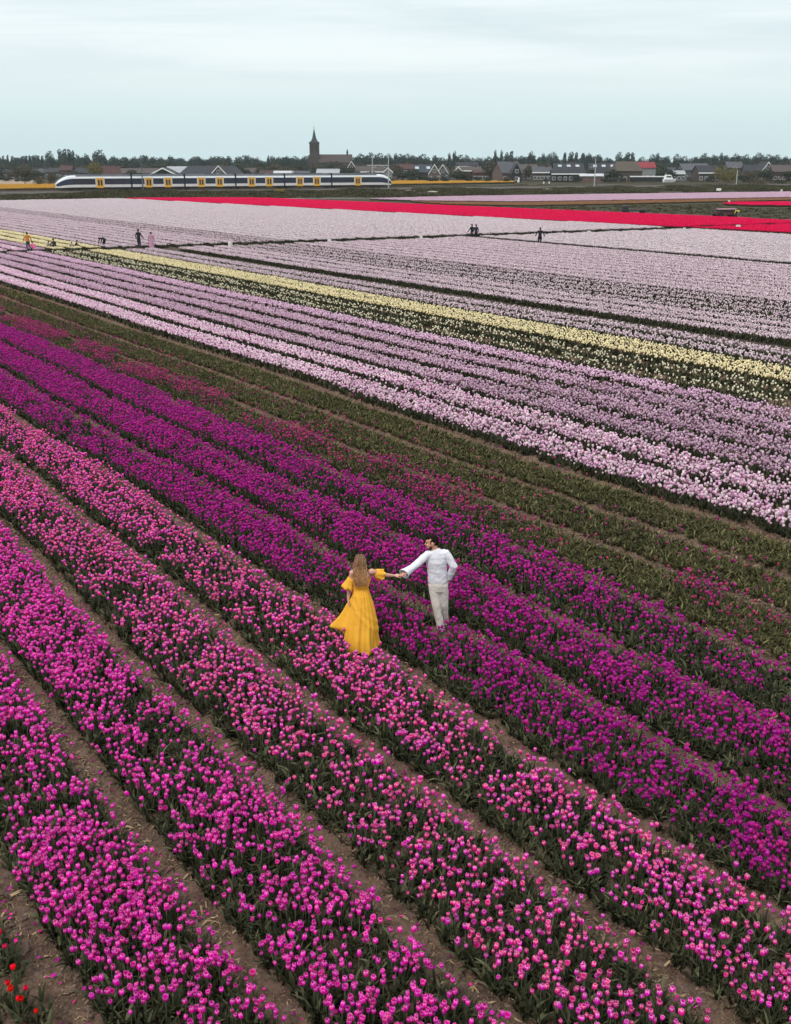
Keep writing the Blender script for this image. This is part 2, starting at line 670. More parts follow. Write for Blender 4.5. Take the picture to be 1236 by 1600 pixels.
def plant_meshes(variety, n=5, with_bloom=True, leafmat=None, hmul=1.0, nleaf=(2, 4)):
    res = []
    mat = VAR[variety] if with_bloom else None
    lm = leafmat or M_leaf
    for i in range(n):
        mb = MB()
        cols = []
        if with_bloom:
            h = random.uniform(0.36, 0.52) * hmul
            V, Fc, pc = bloom_shapes[i % 6]
            tx, ty = random.uniform(-0.16, 0.16), random.uniform(-0.16, 0.16)
            Mt = Euler((tx, ty, 0)).to_matrix()
            mb.add([Mt @ Vector(q) + Vector((ty * h * 0.5, -tx * h * 0.5, h)) for q in V], Fc, mat)
            cols = list(pc)
            mb.tube([(0, 0, 0), (ty * h * 0.2, -tx * h * 0.2, h * 0.5), (ty * h * 0.5, -tx * h * 0.5, h + 0.004)], [0.006, 0.005, 0.0045], M_stem, 4)
        for k in range(random.randint(*nleaf)):
            add_leaf(mb, random.uniform(-0.02, 0.02), random.uniform(-0.02, 0.02), random.uniform(0, 6.283), random.uniform(0.20, 0.33), random.uniform(0.036, 0.058), random.uniform(0.3, 0.95), lm)
        me = mb.mesh('tulip_plant', True)
        set_pc(me, cols)
        res.append(me)
    return res


def patch_meshes(variety, dens, n=4, lx=1.06, ly=1.25, hmul=1.0, leafmat=None, leafn=150, clump=0.0, size=1.0):
    """a metre and a bit of a bed, used from about 38 m outwards: blooms of 21 faces on a bed of leaves"""
    res = []
    mat = VAR[variety]
    lm = leafmat or M_leaf
    for i in range(n):
        mb = MB()
        cols = []
        off = Vector((random.uniform(0, 90), random.uniform(0, 90), 0))
        cnt = int(dens * lx * ly)
        tries = 0
        while cnt > 0 and tries < 4000:
            tries += 1
            x, y = random.uniform(-lx / 2, lx / 2), random.uniform(-ly / 2, ly / 2)
            if clump and mn.noise(Vector((x * 3, y * 3, 0)) + off) < clump * random.uniform(-1, 1):
                continue
            cnt -= 1
            h = random.uniform(0.27, 0.40) * hmul
            r = 0.031 * random.uniform(0.85, 1.15) * size
            hh = 0.072 * random.uniform(0.9, 1.1) * size
            rb = random.random()
            a0 = random.uniform(0, 6)
            vs_ = []
            for v, pr in ((0, 0.25), (0.4, 1.0), (0.85, 0.85), (1.0, 0.45)):
                for k in range(5):
                    a = a0 + k * 1.2566
                    vs_.append((x + r * pr * math.cos(a), y + r * pr * math.sin(a), h + hh * v))
                    cols.append((v, 0.3, rb))
            fs = []
            for q in range(3):
                for k in range(5):
                    fs.append((q * 5 + k, q * 5 + (k + 1) % 5, q * 5 + 5 + (k + 1) % 5, q * 5 + 5 + k))
            fs.append((15, 16, 17, 18, 19))
            mb.add(vs_, fs, mat)
        for k in range(leafn):
            x, y = random.uniform(-lx / 2 - 0.04, lx / 2 + 0.04), random.uniform(-ly / 2, ly / 2)
            add_leaf(mb, x, y, random.uniform(0, 6.283), random.uniform(0.20, 0.32), random.uniform(0.05, 0.075), random.uniform(0.3, 0.9), lm, 2)
        me = mb.mesh('bed_length', False)
        set_pc(me, cols)
        res.append(me)
    return res


def scatter(name, pts, rot, scl, idx, coll, label, cat, kind='stuff', parent=None):
    """one object holding many plants: a point cloud whose points carry a plant each (geometry nodes)"""
    n = len(pts)
    me = bpy.data.meshes.new(name)
    me.vertices.add(n)
    me.vertices.foreach_set('co', np.asarray(pts, dtype=np.float32).ravel())
    a = me.attributes.new('rot', 'FLOAT_VECTOR', 'POINT')
    a.data.foreach_set('vector', np.asarray(rot, dtype=np.float32).ravel())
    a = me.attributes.new('scl', 'FLOAT_VECTOR', 'POINT')
    sc_ = np.asarray(scl, dtype=np.float32)
    if sc_.ndim == 1:
        sc_ = np.stack([sc_] * 3, 1)
    a.data.foreach_set('vector', sc_.ravel())
    a = me.attributes.new('idx', 'INT', 'POINT')
    a.data.foreach_set('value', np.asarray(idx, dtype=np.int32))
    o = link(name, me, parent)
    ng = bpy.data.node_groups.new(name, 'GeometryNodeTree')
    ng.interface.new_socket('Geometry', in_out='INPUT', socket_type='NodeSocketGeometry')
    ng.interface.new_socket('Geometry', in_out='OUTPUT', socket_type='NodeSocketGeometry')
    N = ng.nodes
    gi, go = N.new('NodeGroupInput'), N.new('NodeGroupOutput')
    iop = N.new('GeometryNodeInstanceOnPoints')
    ci = N.new('GeometryNodeCollectionInfo')
    ci.inputs['Collection'].default_value = coll
    ci.inputs['Separate Children'].default_value = True
    ci.inputs['Reset Children'].default_value = True

    def attr(nm, typ):
        q = N.new('GeometryNodeInputNamedAttribute')
        q.data_type = typ
        q.inputs['Name'].default_value = nm
        return q.outputs['Attribute']
    e2r = N.new('FunctionNodeEulerToRotation')
    L = ng.links
    L.new(gi.outputs[0], iop.inputs['Points'])
    L.new(ci.outputs[0], iop.inputs['Instance'])
    iop.inputs['Pick Instance'].default_value = True
    L.new(attr('idx', 'INT'), iop.inputs['Instance Index'])
    L.new(attr('rot', 'FLOAT_VECTOR'), e2r.inputs[0])
    L.new(e2r.outputs[0], iop.inputs['Rotation'])
    L.new(attr('scl', 'FLOAT_VECTOR'), iop.inputs['Scale'])
    L.new(iop.outputs[0], go.inputs[0])
    md = o.modifiers.new('plants', 'NODES')
    md.node_group = ng
    tag(o, label, cat, kind=kind)
    return o


# ------------------------------------------------------------------ layout of the fields
def furrow(k):
    return 5.16 + 1.645 * k if k <= 8 else 18.32 + 1.655 * (k - 8)


def t_path(s):
    return 99.0 - 0.12 * s


def wiggle(s, t):
    """the rows are not drilled dead straight"""
    return 0.07 * np.sin(t * 0.23 + s * 0.35) + 0.04 * np.sin(t * 0.61 + s * 1.3 + 1.0)


def vnoise(x, y, seed=0):
    """smooth value noise for numpy arrays, about -1..1"""
    r = np.random.default_rng(seed)
    tab = r.uniform(-1, 1, (256, 256))
    xi, yi = np.floor(x).astype(int), np.floor(y).astype(int)
    fx, fy = x - xi, y - yi
    fx, fy = fx * fx * (3 - 2 * fx), fy * fy * (3 - 2 * fy)
    g = lambda a, b: tab[a % 256, b % 256]
    return (g(xi, yi) * (1 - fx) + g(xi + 1, yi) * fx) * (1 - fy) + (g(xi, yi + 1) * (1 - fx) + g(xi + 1, yi + 1) * fx) * fy


# ------------------------------------------------------------------ ground sheets
def sheet(name, pts, z, mat, kind='structure'):
    me = bpy.data.meshes.new(name)
    me.from_pydata([(p[0], p[1], z) for p in pts], [], [tuple(range(len(pts)))])
    me.materials.append(mat)
    o = link(name, me)
    if o.data.polygons[0].normal.z < 0:
        o.data.flip_normals()
    o['kind'] = kind
    return o


sheet('ground', [(-6000, -400), (6000, -400), (6000, 7000), (-6000, 7000)], -0.16, M_ground)

# the soil of the near beds, with the furrows worked into it
s_lines = []
for k in range(-6, 18):
    f0 = furrow(k)
    s_lines += [f0 - 0.82, f0 - 0.42, f0 - 0.27, f0 - 0.16, f0 - 0.06, f0 + 0.05, f0 + 0.15, f0 + 0.26, f0 + 0.42]
s_lines = np.array(s_lines)
t_lines = np.concatenate([np.arange(-8, 34, 0.18), np.arange(34, 97, 0.9)])
S, T = np.meshgrid(s_lines, t_lines, indexing='ij')
fk = np.array([min((abs(s - furrow(k)), furrow(k)) for k in range(-8, 20))[1] for s in s_lines])
D = np.abs(S - fk[:, None])
Zs = np.where(D < 0.3, -0.075 + 0.075 * (D / 0.3) ** 2, 0.0)
Zs = Zs + 0.020 * vnoise(S * 5, T * 5, 3) + 0.022 * vnoise(S * 13, T * 6, 4) + 0.02 * vnoise(S * 1.3, T * 1.3, 5)
Xs, Ys = fw_np(S + wiggle(S, T), T)
ns, nt_ = S.shape
ii, jj = np.meshgrid(np.arange(ns - 1), np.arange(nt_ - 1), indexing='ij')
q = (ii * nt_ + jj).ravel()
quads = np.stack([q, q + nt_, q + nt_ + 1, q + 1], 1)
me = bpy.data.meshes.new('bed_soil')
me.from_pydata(np.stack([Xs.ravel(), Ys.ravel(), Zs.ravel()], 1).tolist(), [], quads.tolist())
me.materials.append(M_soil)
me.polygons.foreach_set('use_smooth', [True] * len(quads))
tag(link('bed_soil', me), kind='structure')

# the soil of the far beds
FAR0 = float(s_lines[-1]) - 0.3
sheet('far_field_soil', [FW(FAR0, -8), FW(140, -8), FW(140, 130), FW(126, 180), FW(119.5, 229), FW(97, 236), FW(40, 240), FW(-30, 244), FW(-30, 99), FW(FAR0, 97)], -0.10, M_field_soil)

# ------------------------------------------------------------------ planting plan
# bed -> (variety, blooms per m2, label block)
PLAN_NEAR = {}
for k in (-2, -1):
    PLAN_NEAR[k] = ('magenta', 205, 1.0)
for k in (0, 1):
    PLAN_NEAR[k] = ('pink', 118, 1.0)
for k in (2, 3, 4):
    PLAN_NEAR[k] = ('purple', 175, 1.0)
PLAN_NEAR[5] = ('mixed', 82, 1.0)
PLAN_NEAR[6] = ('mixed', 7.0, 1.0)
PLAN_NEAR[7] = ('mixed', 0.9, 1.0)
for k in (8, 9):
    PLAN_NEAR[k] = ('lilac', 140, 0.9)
for k in (10, 11, 12):
    PLAN_NEAR[k] = ('mauve', 145, 0.9)
PLAN_NEAR[13] = ('pale', 100, 0.9)
for k in (14, 15):
    PLAN_NEAR[k] = ('cream', 17, 0.85)
for k in (16, 17):
    PLAN_NEAR[k] = ('yellow', 74, 0.9)
for k in (18, 19):
    PLAN_NEAR[k] = ('ashen', 82, 0.9)
for k in (21, 22, 23):
    PLAN_NEAR[k] = ('ashen', 85, 0.9)
for k in (24, 25, 26, 27):
    PLAN_NEAR[k] = ('ashen', 34, 0.85)
for k in range(28, 40):
    PLAN_NEAR[k] = ('ashen', 105, 0.9)
for k in range(41, 59):
    PLAN_NEAR[k] = ('white', 115, 0.9)



def r_ind(k):
    """within this distance every plant of bed k stands on its own"""
    return 64.0 if k < 8 else 36.0



def bed_points(k, dens, t0, t1):
    a, b = (furrow(k) + 0.21, furrow(k + 1) - 0.18) if k < 8 else (furrow(k) + 0.27, furrow(k + 1) - 0.24)
    n = int(dens * (b - a) * (t1 - t0))
    s = rng.uniform(a, b, n)
    t = rng.uniform(t0, t1, n)
    s = s + wiggle(s, t)
    x, y = fw_np(s, t)
    px, py, dep = img_np(x, y, np.full(n, 0.3))
    dist = np.hypot(x, y)
    ok = (dep > 1) & (px > -330) & (px < 1570) & (py < 1880) & (dist < r_ind(k))
    return s[ok], t[ok], x[ok], y[ok], px[ok], py[ok], dist[ok]


def clear_of_people(x, y):
    ok = np.ones(len(x), bool)
    for (cx_, cy_, r_) in ((-0.54, 15.46, 0.33), (-0.58, 15.16, 0.30), (-0.50, 14.95, 0.22), (0.72, 16.06, 0.22), (0.76, 15.98, 0.2), (0.76, 15.72, 0.2)):
        ok &= np.hypot(x - cx_, y - cy_) > r_
    return ok


near = {}          # variety -> list of arrays
leafy = []
singles = []       # (dist, x, y, variety, bed)
for k in range(-6, 20):
    if k in PLAN_NEAR:
        var, dens, hm = PLAN_NEAR[k]
        s, t, x, y, px, py, dist = bed_points(k, dens * 1.55, -4, 72)
        # uneven stand: thin spots, and beds that thin out along their length
        keep = 0.62 + 0.62 * vnoise(s * 3.2, t * 3.2, 20 + k) + 0.30 * vnoise(s * 0.8, t * 0.55, 50 + k)
        if k in (0, 1):
            keep = keep * (0.80 + 0.012 * np.clip(t, 0, 40)) + 0.02
        if k == 3:
            keep = keep * np.clip(0.72 + 0.02 * t, 0, 1.1)
        if k == 4:
            keep = (keep - 0.12 * np.clip(1 - t / 34, 0, 1) * 2.2) * np.clip(0.48 + 0.026 * t, 0, 1.1)
        if k == 5:
            keep = (0.50 + 0.95 * vnoise(s * 1.1, t * 0.9, 77) + 0.4 * vnoise(s * 3, t * 3, 78)) * np.clip(0.7 + 0.012 * t, 0, 1.2)
        if k >= 8:
            keep = 0.66 + 0.28 * vnoise(s * 3.0, t * 3.0, 20 + k)
        ok = (rng.uniform(0, 1, len(s)) < keep) & clear_of_people(x, y)
        near.setdefault((var, hm), []).append(np.stack([x[ok], y[ok]], 1))
        if k in (-2, -1, 0, 1):
            inside = ok & (px > 8) & (px < 1228) & (py < 1592)
            for X_, Y_, d_ in zip(x[inside], y[inside], dist[inside]):
                singles.append((d_, X_, Y_, var, k))
    # leaves between and under the blooms
    ld = 190 if k in PLAN_NEAR and k < 5 else (210 if k in (5, 6, 7) else 40)
    if k <= -3:
        ld = 90
    s, t, x, y, px, py, dist = bed_points(k, ld, -4, 72)
    ok = clear_of_people(x, y) & (dist < (64 if k < 8 else 30))
    leafy.append((k, np.stack([x[ok], y[ok]], 1)))

singles.sort(key=lambda q_: q_[0])
RED_PX = [(1, 1466), (7, 1474), (20, 1517), (11, 1531), (16, 1543), (25, 1545), (40, 1537), (33, 1561), (55, 1575), (37, 1597)]
N_SINGLE = 300 - len(RED_PX)
singles = singles[:N_SINGLE]
taken = {(round(q_[1], 5), round(q_[2], 5)) for q_ in singles}

LABELS_NEAR = {
    'magenta': ('magenta_tulips', 'bright magenta tulips filling the two beds beside the red tulips'),
    'pink': ('pink_tulips', 'pale tipped pink tulips filling the two beds below the woman'),
    'purple': ('purple_tulips', 'deep purple tulips filling the three beds round the man'),
    'mixed': ('mixed_tulips', 'thin scattering of crimson and purple tulips in the green beds behind the man'),
    'lilac': ('lilac_tulips', 'lilac pink tulips in the two beds along the green strip'),
    'mauve': ('mauve_tulips', 'mauve tulips in the three beds behind the lilac pink ones'),
    'pale': ('pale_pink_tulips', 'pale pink tulips in the single bed before the sparse cream ones'),
    'cream': ('cream_tulips', 'sparse cream tulips in dark foliage in front of the pale yellow strip'),
    'yellow': ('yellow_tulips', 'pale yellow tulips in a strip across the lilac field'),
    'ashen': ('ashen_tulips', 'ashen lilac tulips behind the pale yellow strip'),
}
proto_cache = {}
for (var, hm), lst in near.items():
    P = np.concatenate(lst)
    if len(P) == 0:
        continue
    m_ = np.array([(round(a_, 5), round(b_, 5)) not in taken for a_, b_ in P])
    P = P[m_]
    if len(P) == 0:
        continue
    big = var in ('magenta', 'pink', 'purple', 'mixed')
    coll = proto_coll('plant_' + var, plant_meshes(var, 12, True, None, hm * (1.0 if big else 0.86), (1, 2)))
    n = len(P)
    rot = np.zeros((n, 3))
    rot[:, 2] = rng.uniform(0, 6.283, n)
    rot[:, 0] = rng.normal(0, 0.17, n)
    rot[:, 1] = rng.normal(0, 0.17, n)
    scatter(LABELS_NEAR[var][0], np.column_stack([P, np.full(n, -0.02)]), rot, (0.72 if big else 0.90) * rng.uniform(0.78, 1.2, n), rng.integers(0, 12, n), coll, LABELS_NEAR[var][1], 'tulips')

leaf_coll = proto_coll('plant_leaves', plant_meshes('pink', 8, False, M_leaf, 1, (3, 5)))
P = np.concatenate([q_ for k, q_ in leafy if k not in (5, 6, 7)])
n = len(P)
rot = np.zeros((n, 3))
rot[:, 2] = rng.uniform(0, 6.283, n)
scatter('tulip_foliage', np.column_stack([P, np.full(n, -0.01)]), rot, 0.72 * rng.uniform(0.65, 1.2, n), rng.integers(0, 8, n), leaf_coll, 'dark green tulip leaves between the blooms of the near beds', 'foliage')
old_coll = proto_coll('plant_old_leaves', plant_meshes('pink', 8, False, M_leaf_old, 1, (3, 5)))
P = np.concatenate([q_ for k, q_ in leafy if k in (5, 6, 7)])
n = len(P)
rot = np.zeros((n, 3))
rot[:, 2] = rng.uniform(0, 6.283, n)
scatter('headed_tulip_foliage', np.column_stack([P, np.full(n, -0.01)]), rot, 0.66 * rng.uniform(0.6, 1.2, n), rng.integers(0, 8, n), old_coll, 'olive green leaves of the headed beds beside the lilac tulips', 'foliage')

# ------------------------------------------------------------------ single tulips nearest the camera
SINGLE_TEXT = {
    -2: ('magenta tulip among those nearest the camera in the first bed beside the red tulips', 'near magenta tulips in the bed beside the red ones'),
    -1: ('magenta tulip among those nearest the camera in the second bed from the red tulips', 'near magenta tulips in the second bed from the red ones'),
    0: ('pale tipped pink tulip nearest the camera in the third bed from the red tulips', 'near pink tulips in the third bed from the red ones'),
    1: ('pale tipped pink tulip nearest the camera in the fourth bed from the red tulips', 'near pink tulips in the fourth bed from the red ones'),
}
bloom_meshes = {v: [bloom_mesh(k, VAR[v]) for k in range(6)] for v in ('magenta', 'pink', 'scarlet')}


def single_tulip(x, y, var, label, group, z=-0.01):
    root = empty('tulip', (x, y, z), random.uniform(0, 6.28))
    sc_ = 0.73 * random.uniform(0.8, 1.2)
    root.scale = (sc_, sc_, sc_)
    tag(root, label, 'tulip', group)
    h = random.randrange(3)
    link('stem', stem_meshes[h], root)
    b = link('bloom', random.choice(bloom_meshes[var]), root)
    b.location = (0, 0, STEM_H[h])
    b.rotation_euler = (random.uniform(-0.18, 0.18), random.uniform(-0.18, 0.18), random.uniform(0, 6))
    for i in range(3):
        l_ = link('leaf', random.choice(leaf_meshes), root)
        l_.rotation_euler = (0, 0, i * 2.1 + random.uniform(-0.6, 0.6))
    return root


for d_, X_, Y_, var, k in singles:
    single_tulip(X_, Y_, var, *SINGLE_TEXT[k])
RED_TEXT = ['red tulip cut by the left picture edge, upper of a pair', 'red tulip close to the left edge, lower of a pair', 'topmost red tulip of the cluster below the pair at the edge', 'left red tulip of the cluster, above the touching two', 'left one of two touching red tulips in the cluster', 'right one of two touching red tulips in the cluster', 'single red tulip just right of the cluster', 'single red tulip just below the two touching ones', 'red tulip leaning furthest out towards the magenta bed', 'lowest red tulip at the bottom edge']
for (px_, py_), lab in zip(RED_PX, RED_TEXT):
    g_ = gr(px_, py_, 0.36)
    single_tulip(g_.x, g_.y, 'scarlet', lab, 'red tulips in the grassy strip')

# ------------------------------------------------------------------ litter of the furrows
clods = []
for i in range(5):
    bm = bmesh.new()
    bmesh.ops.create_icosphere(bm, subdivisions=1, radius=0.028)
    for v in bm.verts:
        v.co *= random.uniform(0.65, 1.25)
        v.co.z *= 0.65
    me = bpy.data.meshes.new('clod')
    bm.to_mesh(me)
    bm.free()
    me.materials.append(M_clod)
    clods.append(me)
straws = []
for i in range(5):
    mb = MB()
    L_ = random.uniform(0.015, 0.055)
    w_ = random.uniform(0.0015, 0.005)
    c_ = random.uniform(-0.04, 0.04)
    mb.add([(-L_ / 2, -w_, 0), (0, c_ - w_, 0.012), (L_ / 2, -w_ * 0.4, 0.002), (L_ / 2, w_ * 0.4, 0.004), (0, c_ + w_, 0.016), (-L_ / 2, w_, 0.003)], [(0, 1, 4, 5), (1, 2, 3, 4)], M_straw)
    straws.append(mb.mesh('straw'))
pc_, ps_ = [], []
for k in range(-4, 9):
    f0 = furrow(k)
    wide = 0.75 if k == -2 else 0.0
    n = 26000
    s = f0 + rng.normal(-wide * 0.2, 0.20 + 0.2 * wide, n)
    t = rng.uniform(0, 34, n)
    s = s + wiggle(s, t)
    x, y = fw_np(s, t)
    px, py, dep = img_np(x, y, np.zeros(n))
    ok = (px > -80) & (px < 1320) & (py < 1700) & (np.hypot(x, y) < 30)
    d_ = np.abs(s - f0)
    z = np.where(d_ < 0.3, -0.075 + 0.075 * (d_ / 0.3) ** 2, 0.0)
    q_ = np.stack([x, y, z], 1)[ok]
    h_ = len(q_) // 4
    pc_.append(q_[:h_])
    ps_.append(q_[h_:])
for nm, P, pro, lab, cat in (('soil_clods', np.concatenate(pc_), clods, 'crumbly brown clods lying in the furrows', 'soil'), ('straw_litter', np.concatenate(ps_) + np.array([0, 0, 0.01]), straws, 'dry straw and leaf litter lying in the furrows', 'straw')):
    n = len(P)
    rot = np.zeros((n, 3))
    rot[:, 2] = rng.uniform(0, 6.283, n)
    rot[:, 0] = rng.normal(0, 0.25, n)
    scatter(nm, P, rot, rng.gamma(3.0, 0.28, n) + 0.15, rng.integers(0, 5, n), proto_coll(nm + '_shape', pro), lab, cat)

petals = []
for i in range(4):
    mb = MB()
    w_ = random.uniform(0.014, 0.022)
    mb.add([(-0.028, 0, 0.004), (-0.008, -w_, 0.010), (0.016, -w_ * 0.8, 0.012), (0.030, 0, 0.006), (0.016, w_ * 0.8, 0.011), (-0.008, w_, 0.009), (0.004, 0, 0.001)], [(0, 1, 6), (1, 2, 6), (2, 3, 6), (3, 4, 6), (4, 5, 6), (5, 0, 6)], VAR['pink' if i % 2 else 'purple'])
    me = mb.mesh('petal', True)
    set_pc(me, [(0.5, 0.2, random.random())] * 7)
    petals.append(me)
n = 2600
kk = rng.integers(-2, 6, n)
s = np.array([furrow(int(q_)) for q_ in kk]) + rng.normal(0, 0.13, n)
t = rng.uniform(2, 34, n)
s = s + wiggle(s, t)
x, y = fw_np(s, t)
ok = np.hypot(x, y) < 30
P = np.column_stack([x, y, np.full(n, -0.03)])[ok]
n = len(P)
rot = np.zeros((n, 3))
rot[:, 2] = rng.uniform(0, 6.283, n)
rot[:, 0] = rng.normal(0, 0.4, n)
scatter('fallen_petals', P, rot, rng.uniform(0.6, 1.1, n), rng.integers(0, 4, n), proto_coll('petal_shape', petals), 'fallen pink petals lying in the furrows', 'petals')

# ------------------------------------------------------------------ beds further out, a length of bed at a time
patch_cache = {}


def patches(var, dens, hm=0.9, clump=0.0, leafmat=None):
    key = (var, dens, hm, clump, leafmat.name if leafmat else '')
    if key not in patch_cache:
        patch_cache[key] = proto_coll('bed_%s_%d' % (var, dens), patch_meshes(var, dens, 4, size=1.12 if var in ('white', 'ashen', 'red') else 1.0, hmul=hm, clump=clump, leafmat=leafmat))
    return patch_cache[key]


STEP = 1.25


def bed_run(k, t0, t1, skip_near=True):
    t = np.arange(t0, t1, STEP) + STEP / 2
    c = (furrow(k) + furrow(k + 1)) / 2
    s = np.full(len(t), c)
    s = s + wiggle(s, t)
    x, y = fw_np(s, t)
    ok = np.ones(len(t), bool)
    if skip_near:
        ok &= ~((np.hypot(x, y) < r_ind(k)) & (y > -2))
    px, py, dep = img_np(x, y, np.full(len(t), 0.3))
    ok &= (dep > 2) & (px > -500) & (px < 1750)
    return np.stack([x, y], 1)[ok]


def put_patches(name, P, coll, label, rz=None, z=0.0, scl=None, cat='tulips'):
    n = len(P)
    rot = np.zeros((n, 3))
    rot[:, 2] = (-AZ if rz is None else rz) + np.pi * rng.integers(0, 2, n)
    scatter(name, np.column_stack([P, np.full(n, z)]), rot, np.ones(n) if scl is None else np.full(n, scl), rng.integers(0, 4, n), coll, label, cat)


groups = {}
for k, (var, dens, hm) in PLAN_NEAR.items():
    c = (furrow(k) + furrow(k + 1)) / 2
    t1 = t_path(c) - 2.4
    if k == -3:
        continue
    zz_ = 0.0 if c < FAR0 else -0.1
    P = bed_run(k, -2 + 0.4 * max(0, k - 20), t1)
    groups.setdefault((var, dens, hm, zz_), []).append(P)
FAR_TEXT = {
    ('magenta', 205): ('far_magenta_tulips', 'far end of the two bright magenta beds beyond the picture edge'),
    ('pink', 118): ('far_pink_tulips', 'far end of the two pink beds'),
    ('purple', 175): ('far_purple_tulips', 'far end of the three deep purple beds'),
    ('mixed', 82): ('far_mixed_tulips', 'far end of the bed of crimson tulips next to the purple ones'),
    ('mixed', 7.0): ('far_headed_bed', 'far end of the green bed with a few crimson tulips'),
    ('mixed', 0.9): ('far_green_bed', 'far end of the green bed along the lilac tulips'),
    ('lilac', 140): ('far_lilac_tulips', 'far end of the two lilac pink beds'),
    ('mauve', 145): ('far_mauve_tulips', 'far end of the three mauve beds'),
    ('pale', 100): ('far_pale_pink_tulips', 'far end of the single pale pink bed'),
    ('cream', 17): ('far_cream_tulips', 'far end of the sparse cream beds'),
    ('yellow', 74): ('far_yellow_tulips', 'far end of the pale yellow strip before the cross path'),
    ('ashen', 82): ('lilac_beds_behind_yellow', 'two ashen lilac beds between the pale yellow strip and the dark lane'),
    ('ashen', 85): ('lilac_beds_behind_lane', 'three ashen lilac beds just behind the dark lane'),
    ('ashen', 34): ('sparse_lilac_beds', 'dark green beds thinly sprinkled with pale lilac tulips'),
    ('ashen', 105): ('wide_lilac_beds', 'wide block of ashen lilac beds between the sparse beds and the second lane'),
    ('white', 115): ('white_pink_beds', 'whitish pink tulip beds between the second lane and the red band'),
}
for (var, dens, hm, z_), lst in groups.items():
    P = np.concatenate(lst)
    if len(P) == 0:
        continue
    old = M_leaf_old if (var == 'mixed') else None
    if var == 'white':                       # cut off at the slanting edge of the red band
        t_ = P[:, 0] * SA + P[:, 1] * CA
        s_ = P[:, 0] * CA - P[:, 1] * SA
        P = P[s_ < 112.4 - 0.094 * t_ - 0.6]
    nm, lab = FAR_TEXT[(var, dens)]
    d2 = {82: 52, 175: 112, 205: 120, 118: 84, 140: 118, 145: 122}.get(dens, dens)
    put_patches(nm, P, patches(var, d2, hm, 0.5 if dens < 60 else (0.35 if var in ('purple', 'pink', 'magenta', 'mixed') else 0.0), old), lab, z=z_)

# beds beyond the cross path
groups = {}
for k in range(6, 60):
    c = (furrow(k) + furrow(k + 1)) / 2
    if k <= 10:
        v = ('mauve', 115, 0.9)
    elif k <= 13:
        v = ('lilac', 105, 0.9)
    elif k <= 14:
        v = ('mauve', 115, 0.9)
    elif k <= 17:
        v = ('yellow', 95, 0.9)
    elif k <= 25:
        v = ('ashen', 85, 0.9)
    elif k <= 28:
        v = ('ashen', 34, 0.85)
    else:
        v = ('white', 115, 0.9)
    P = bed_run(k, t_path(c) + 2.2, 236.5, False)
    groups.setdefault(v, []).append(P)
BEY_TEXT = {
    'mauve': ('mauve_beds_beyond_path', 'mauve tulip beds beyond the cross path at the picture edge'),
    'lilac': ('lilac_beds_beyond_path', 'lilac pink tulip beds beyond the cross path at the picture edge'),
    'yellow': ('yellow_beds_beyond_path', 'pale yellow tulip beds beyond the cross path'),
    ('ashen', 85): ('ashen_beds_beyond_path', 'greyish lilac tulip beds beyond the cross path behind the yellow ones'),
    ('ashen', 34): ('sparse_beds_beyond_path', 'dark sparse beds beyond the cross path along the whitish field'),
    'white': ('white_field_beyond_path', 'large whitish pink tulip field reaching to the railway verge'),
}
for v, lst in groups.items():
    P = np.concatenate(lst)
    t_ = P[:, 0] * SA + P[:, 1] * CA
    s_ = P[:, 0] * CA - P[:, 1] * SA
    P = P[s_ < 112.4 - 0.094 * t_ - 0.6]
    nm, lab = BEY_TEXT.get(v[0]) or BEY_TEXT[v[:2]]
    put_patches(nm, P, patches(v[0], v[1], v[2], 0.5 if v[1] < 60 else 0.0), lab, z=-0.1)


def fill_poly(poly, ang, step_a, step_b):
    """centres of bed lengths laid in rows of direction ang inside a polygon"""
    poly = np.array([(p[0], p[1]) for p in poly])
    c_, s_ = math.cos(ang), math.sin(ang)
    uv = np.stack([poly[:, 0] * c_ + poly[:, 1] * s_, -poly[:, 0] * s_ + poly[:, 1] * c_], 1)
    u = np.arange(uv[:, 0].min(), uv[:, 0].max(), step_a)
    v = np.arange(uv[:, 1].min(), uv[:, 1].max(), step_b)
    U, V = np.meshgrid(u, v)
    U, V = U.ravel(), V.ravel()
    inside = np.zeros(len(U), bool)
    j = len(uv) - 1
    for i in range(len(uv)):
        xi, yi = uv[i]
        xj, yj = uv[j]
        cond = ((yi > V) != (yj > V)) & (U < (xj - xi) * (V - yi) / (yj - yi + 1e-12) + xi)
        inside ^= cond
        j = i
    U, V = U[inside], V[inside]
    return np.stack([U * c_ - V * s_, U * s_ + V * c_], 1)


# red band, slanting a little against the other rows
red_dir = (FW(105.53, 73.3) - FW(95.2, 181.8)).normalized()
red_ang = math.atan2(red_dir.y, red_dir.x)
red_poly = [FW(112.4 - 0.094 * 10, 10), FW(95.2, 181.8), FW(90.6, 237.0), FW(98.8, 236.0), FW(117.3, 224.0), FW(125.4, 140), FW(130.0, 90.5), FW(135, 10)]
P = fill_poly(red_poly, red_ang, STEP, 1.45)
tr_ = P[:, 0] * SA + P[:, 1] * CA
sr_ = P[:, 0] * CA - P[:, 1] * SA
P = P[np.abs(tr_ - (88.4 - 0.13 * (sr_ - 100))) > 1.1]        # the cross path cuts through the band
put_patches('red_tulip_band', P, patches('red', 118, 0.95), 'long band of vivid red tulips behind the whitish pink field', rz=red_ang + math.pi / 2, z=-0.1)

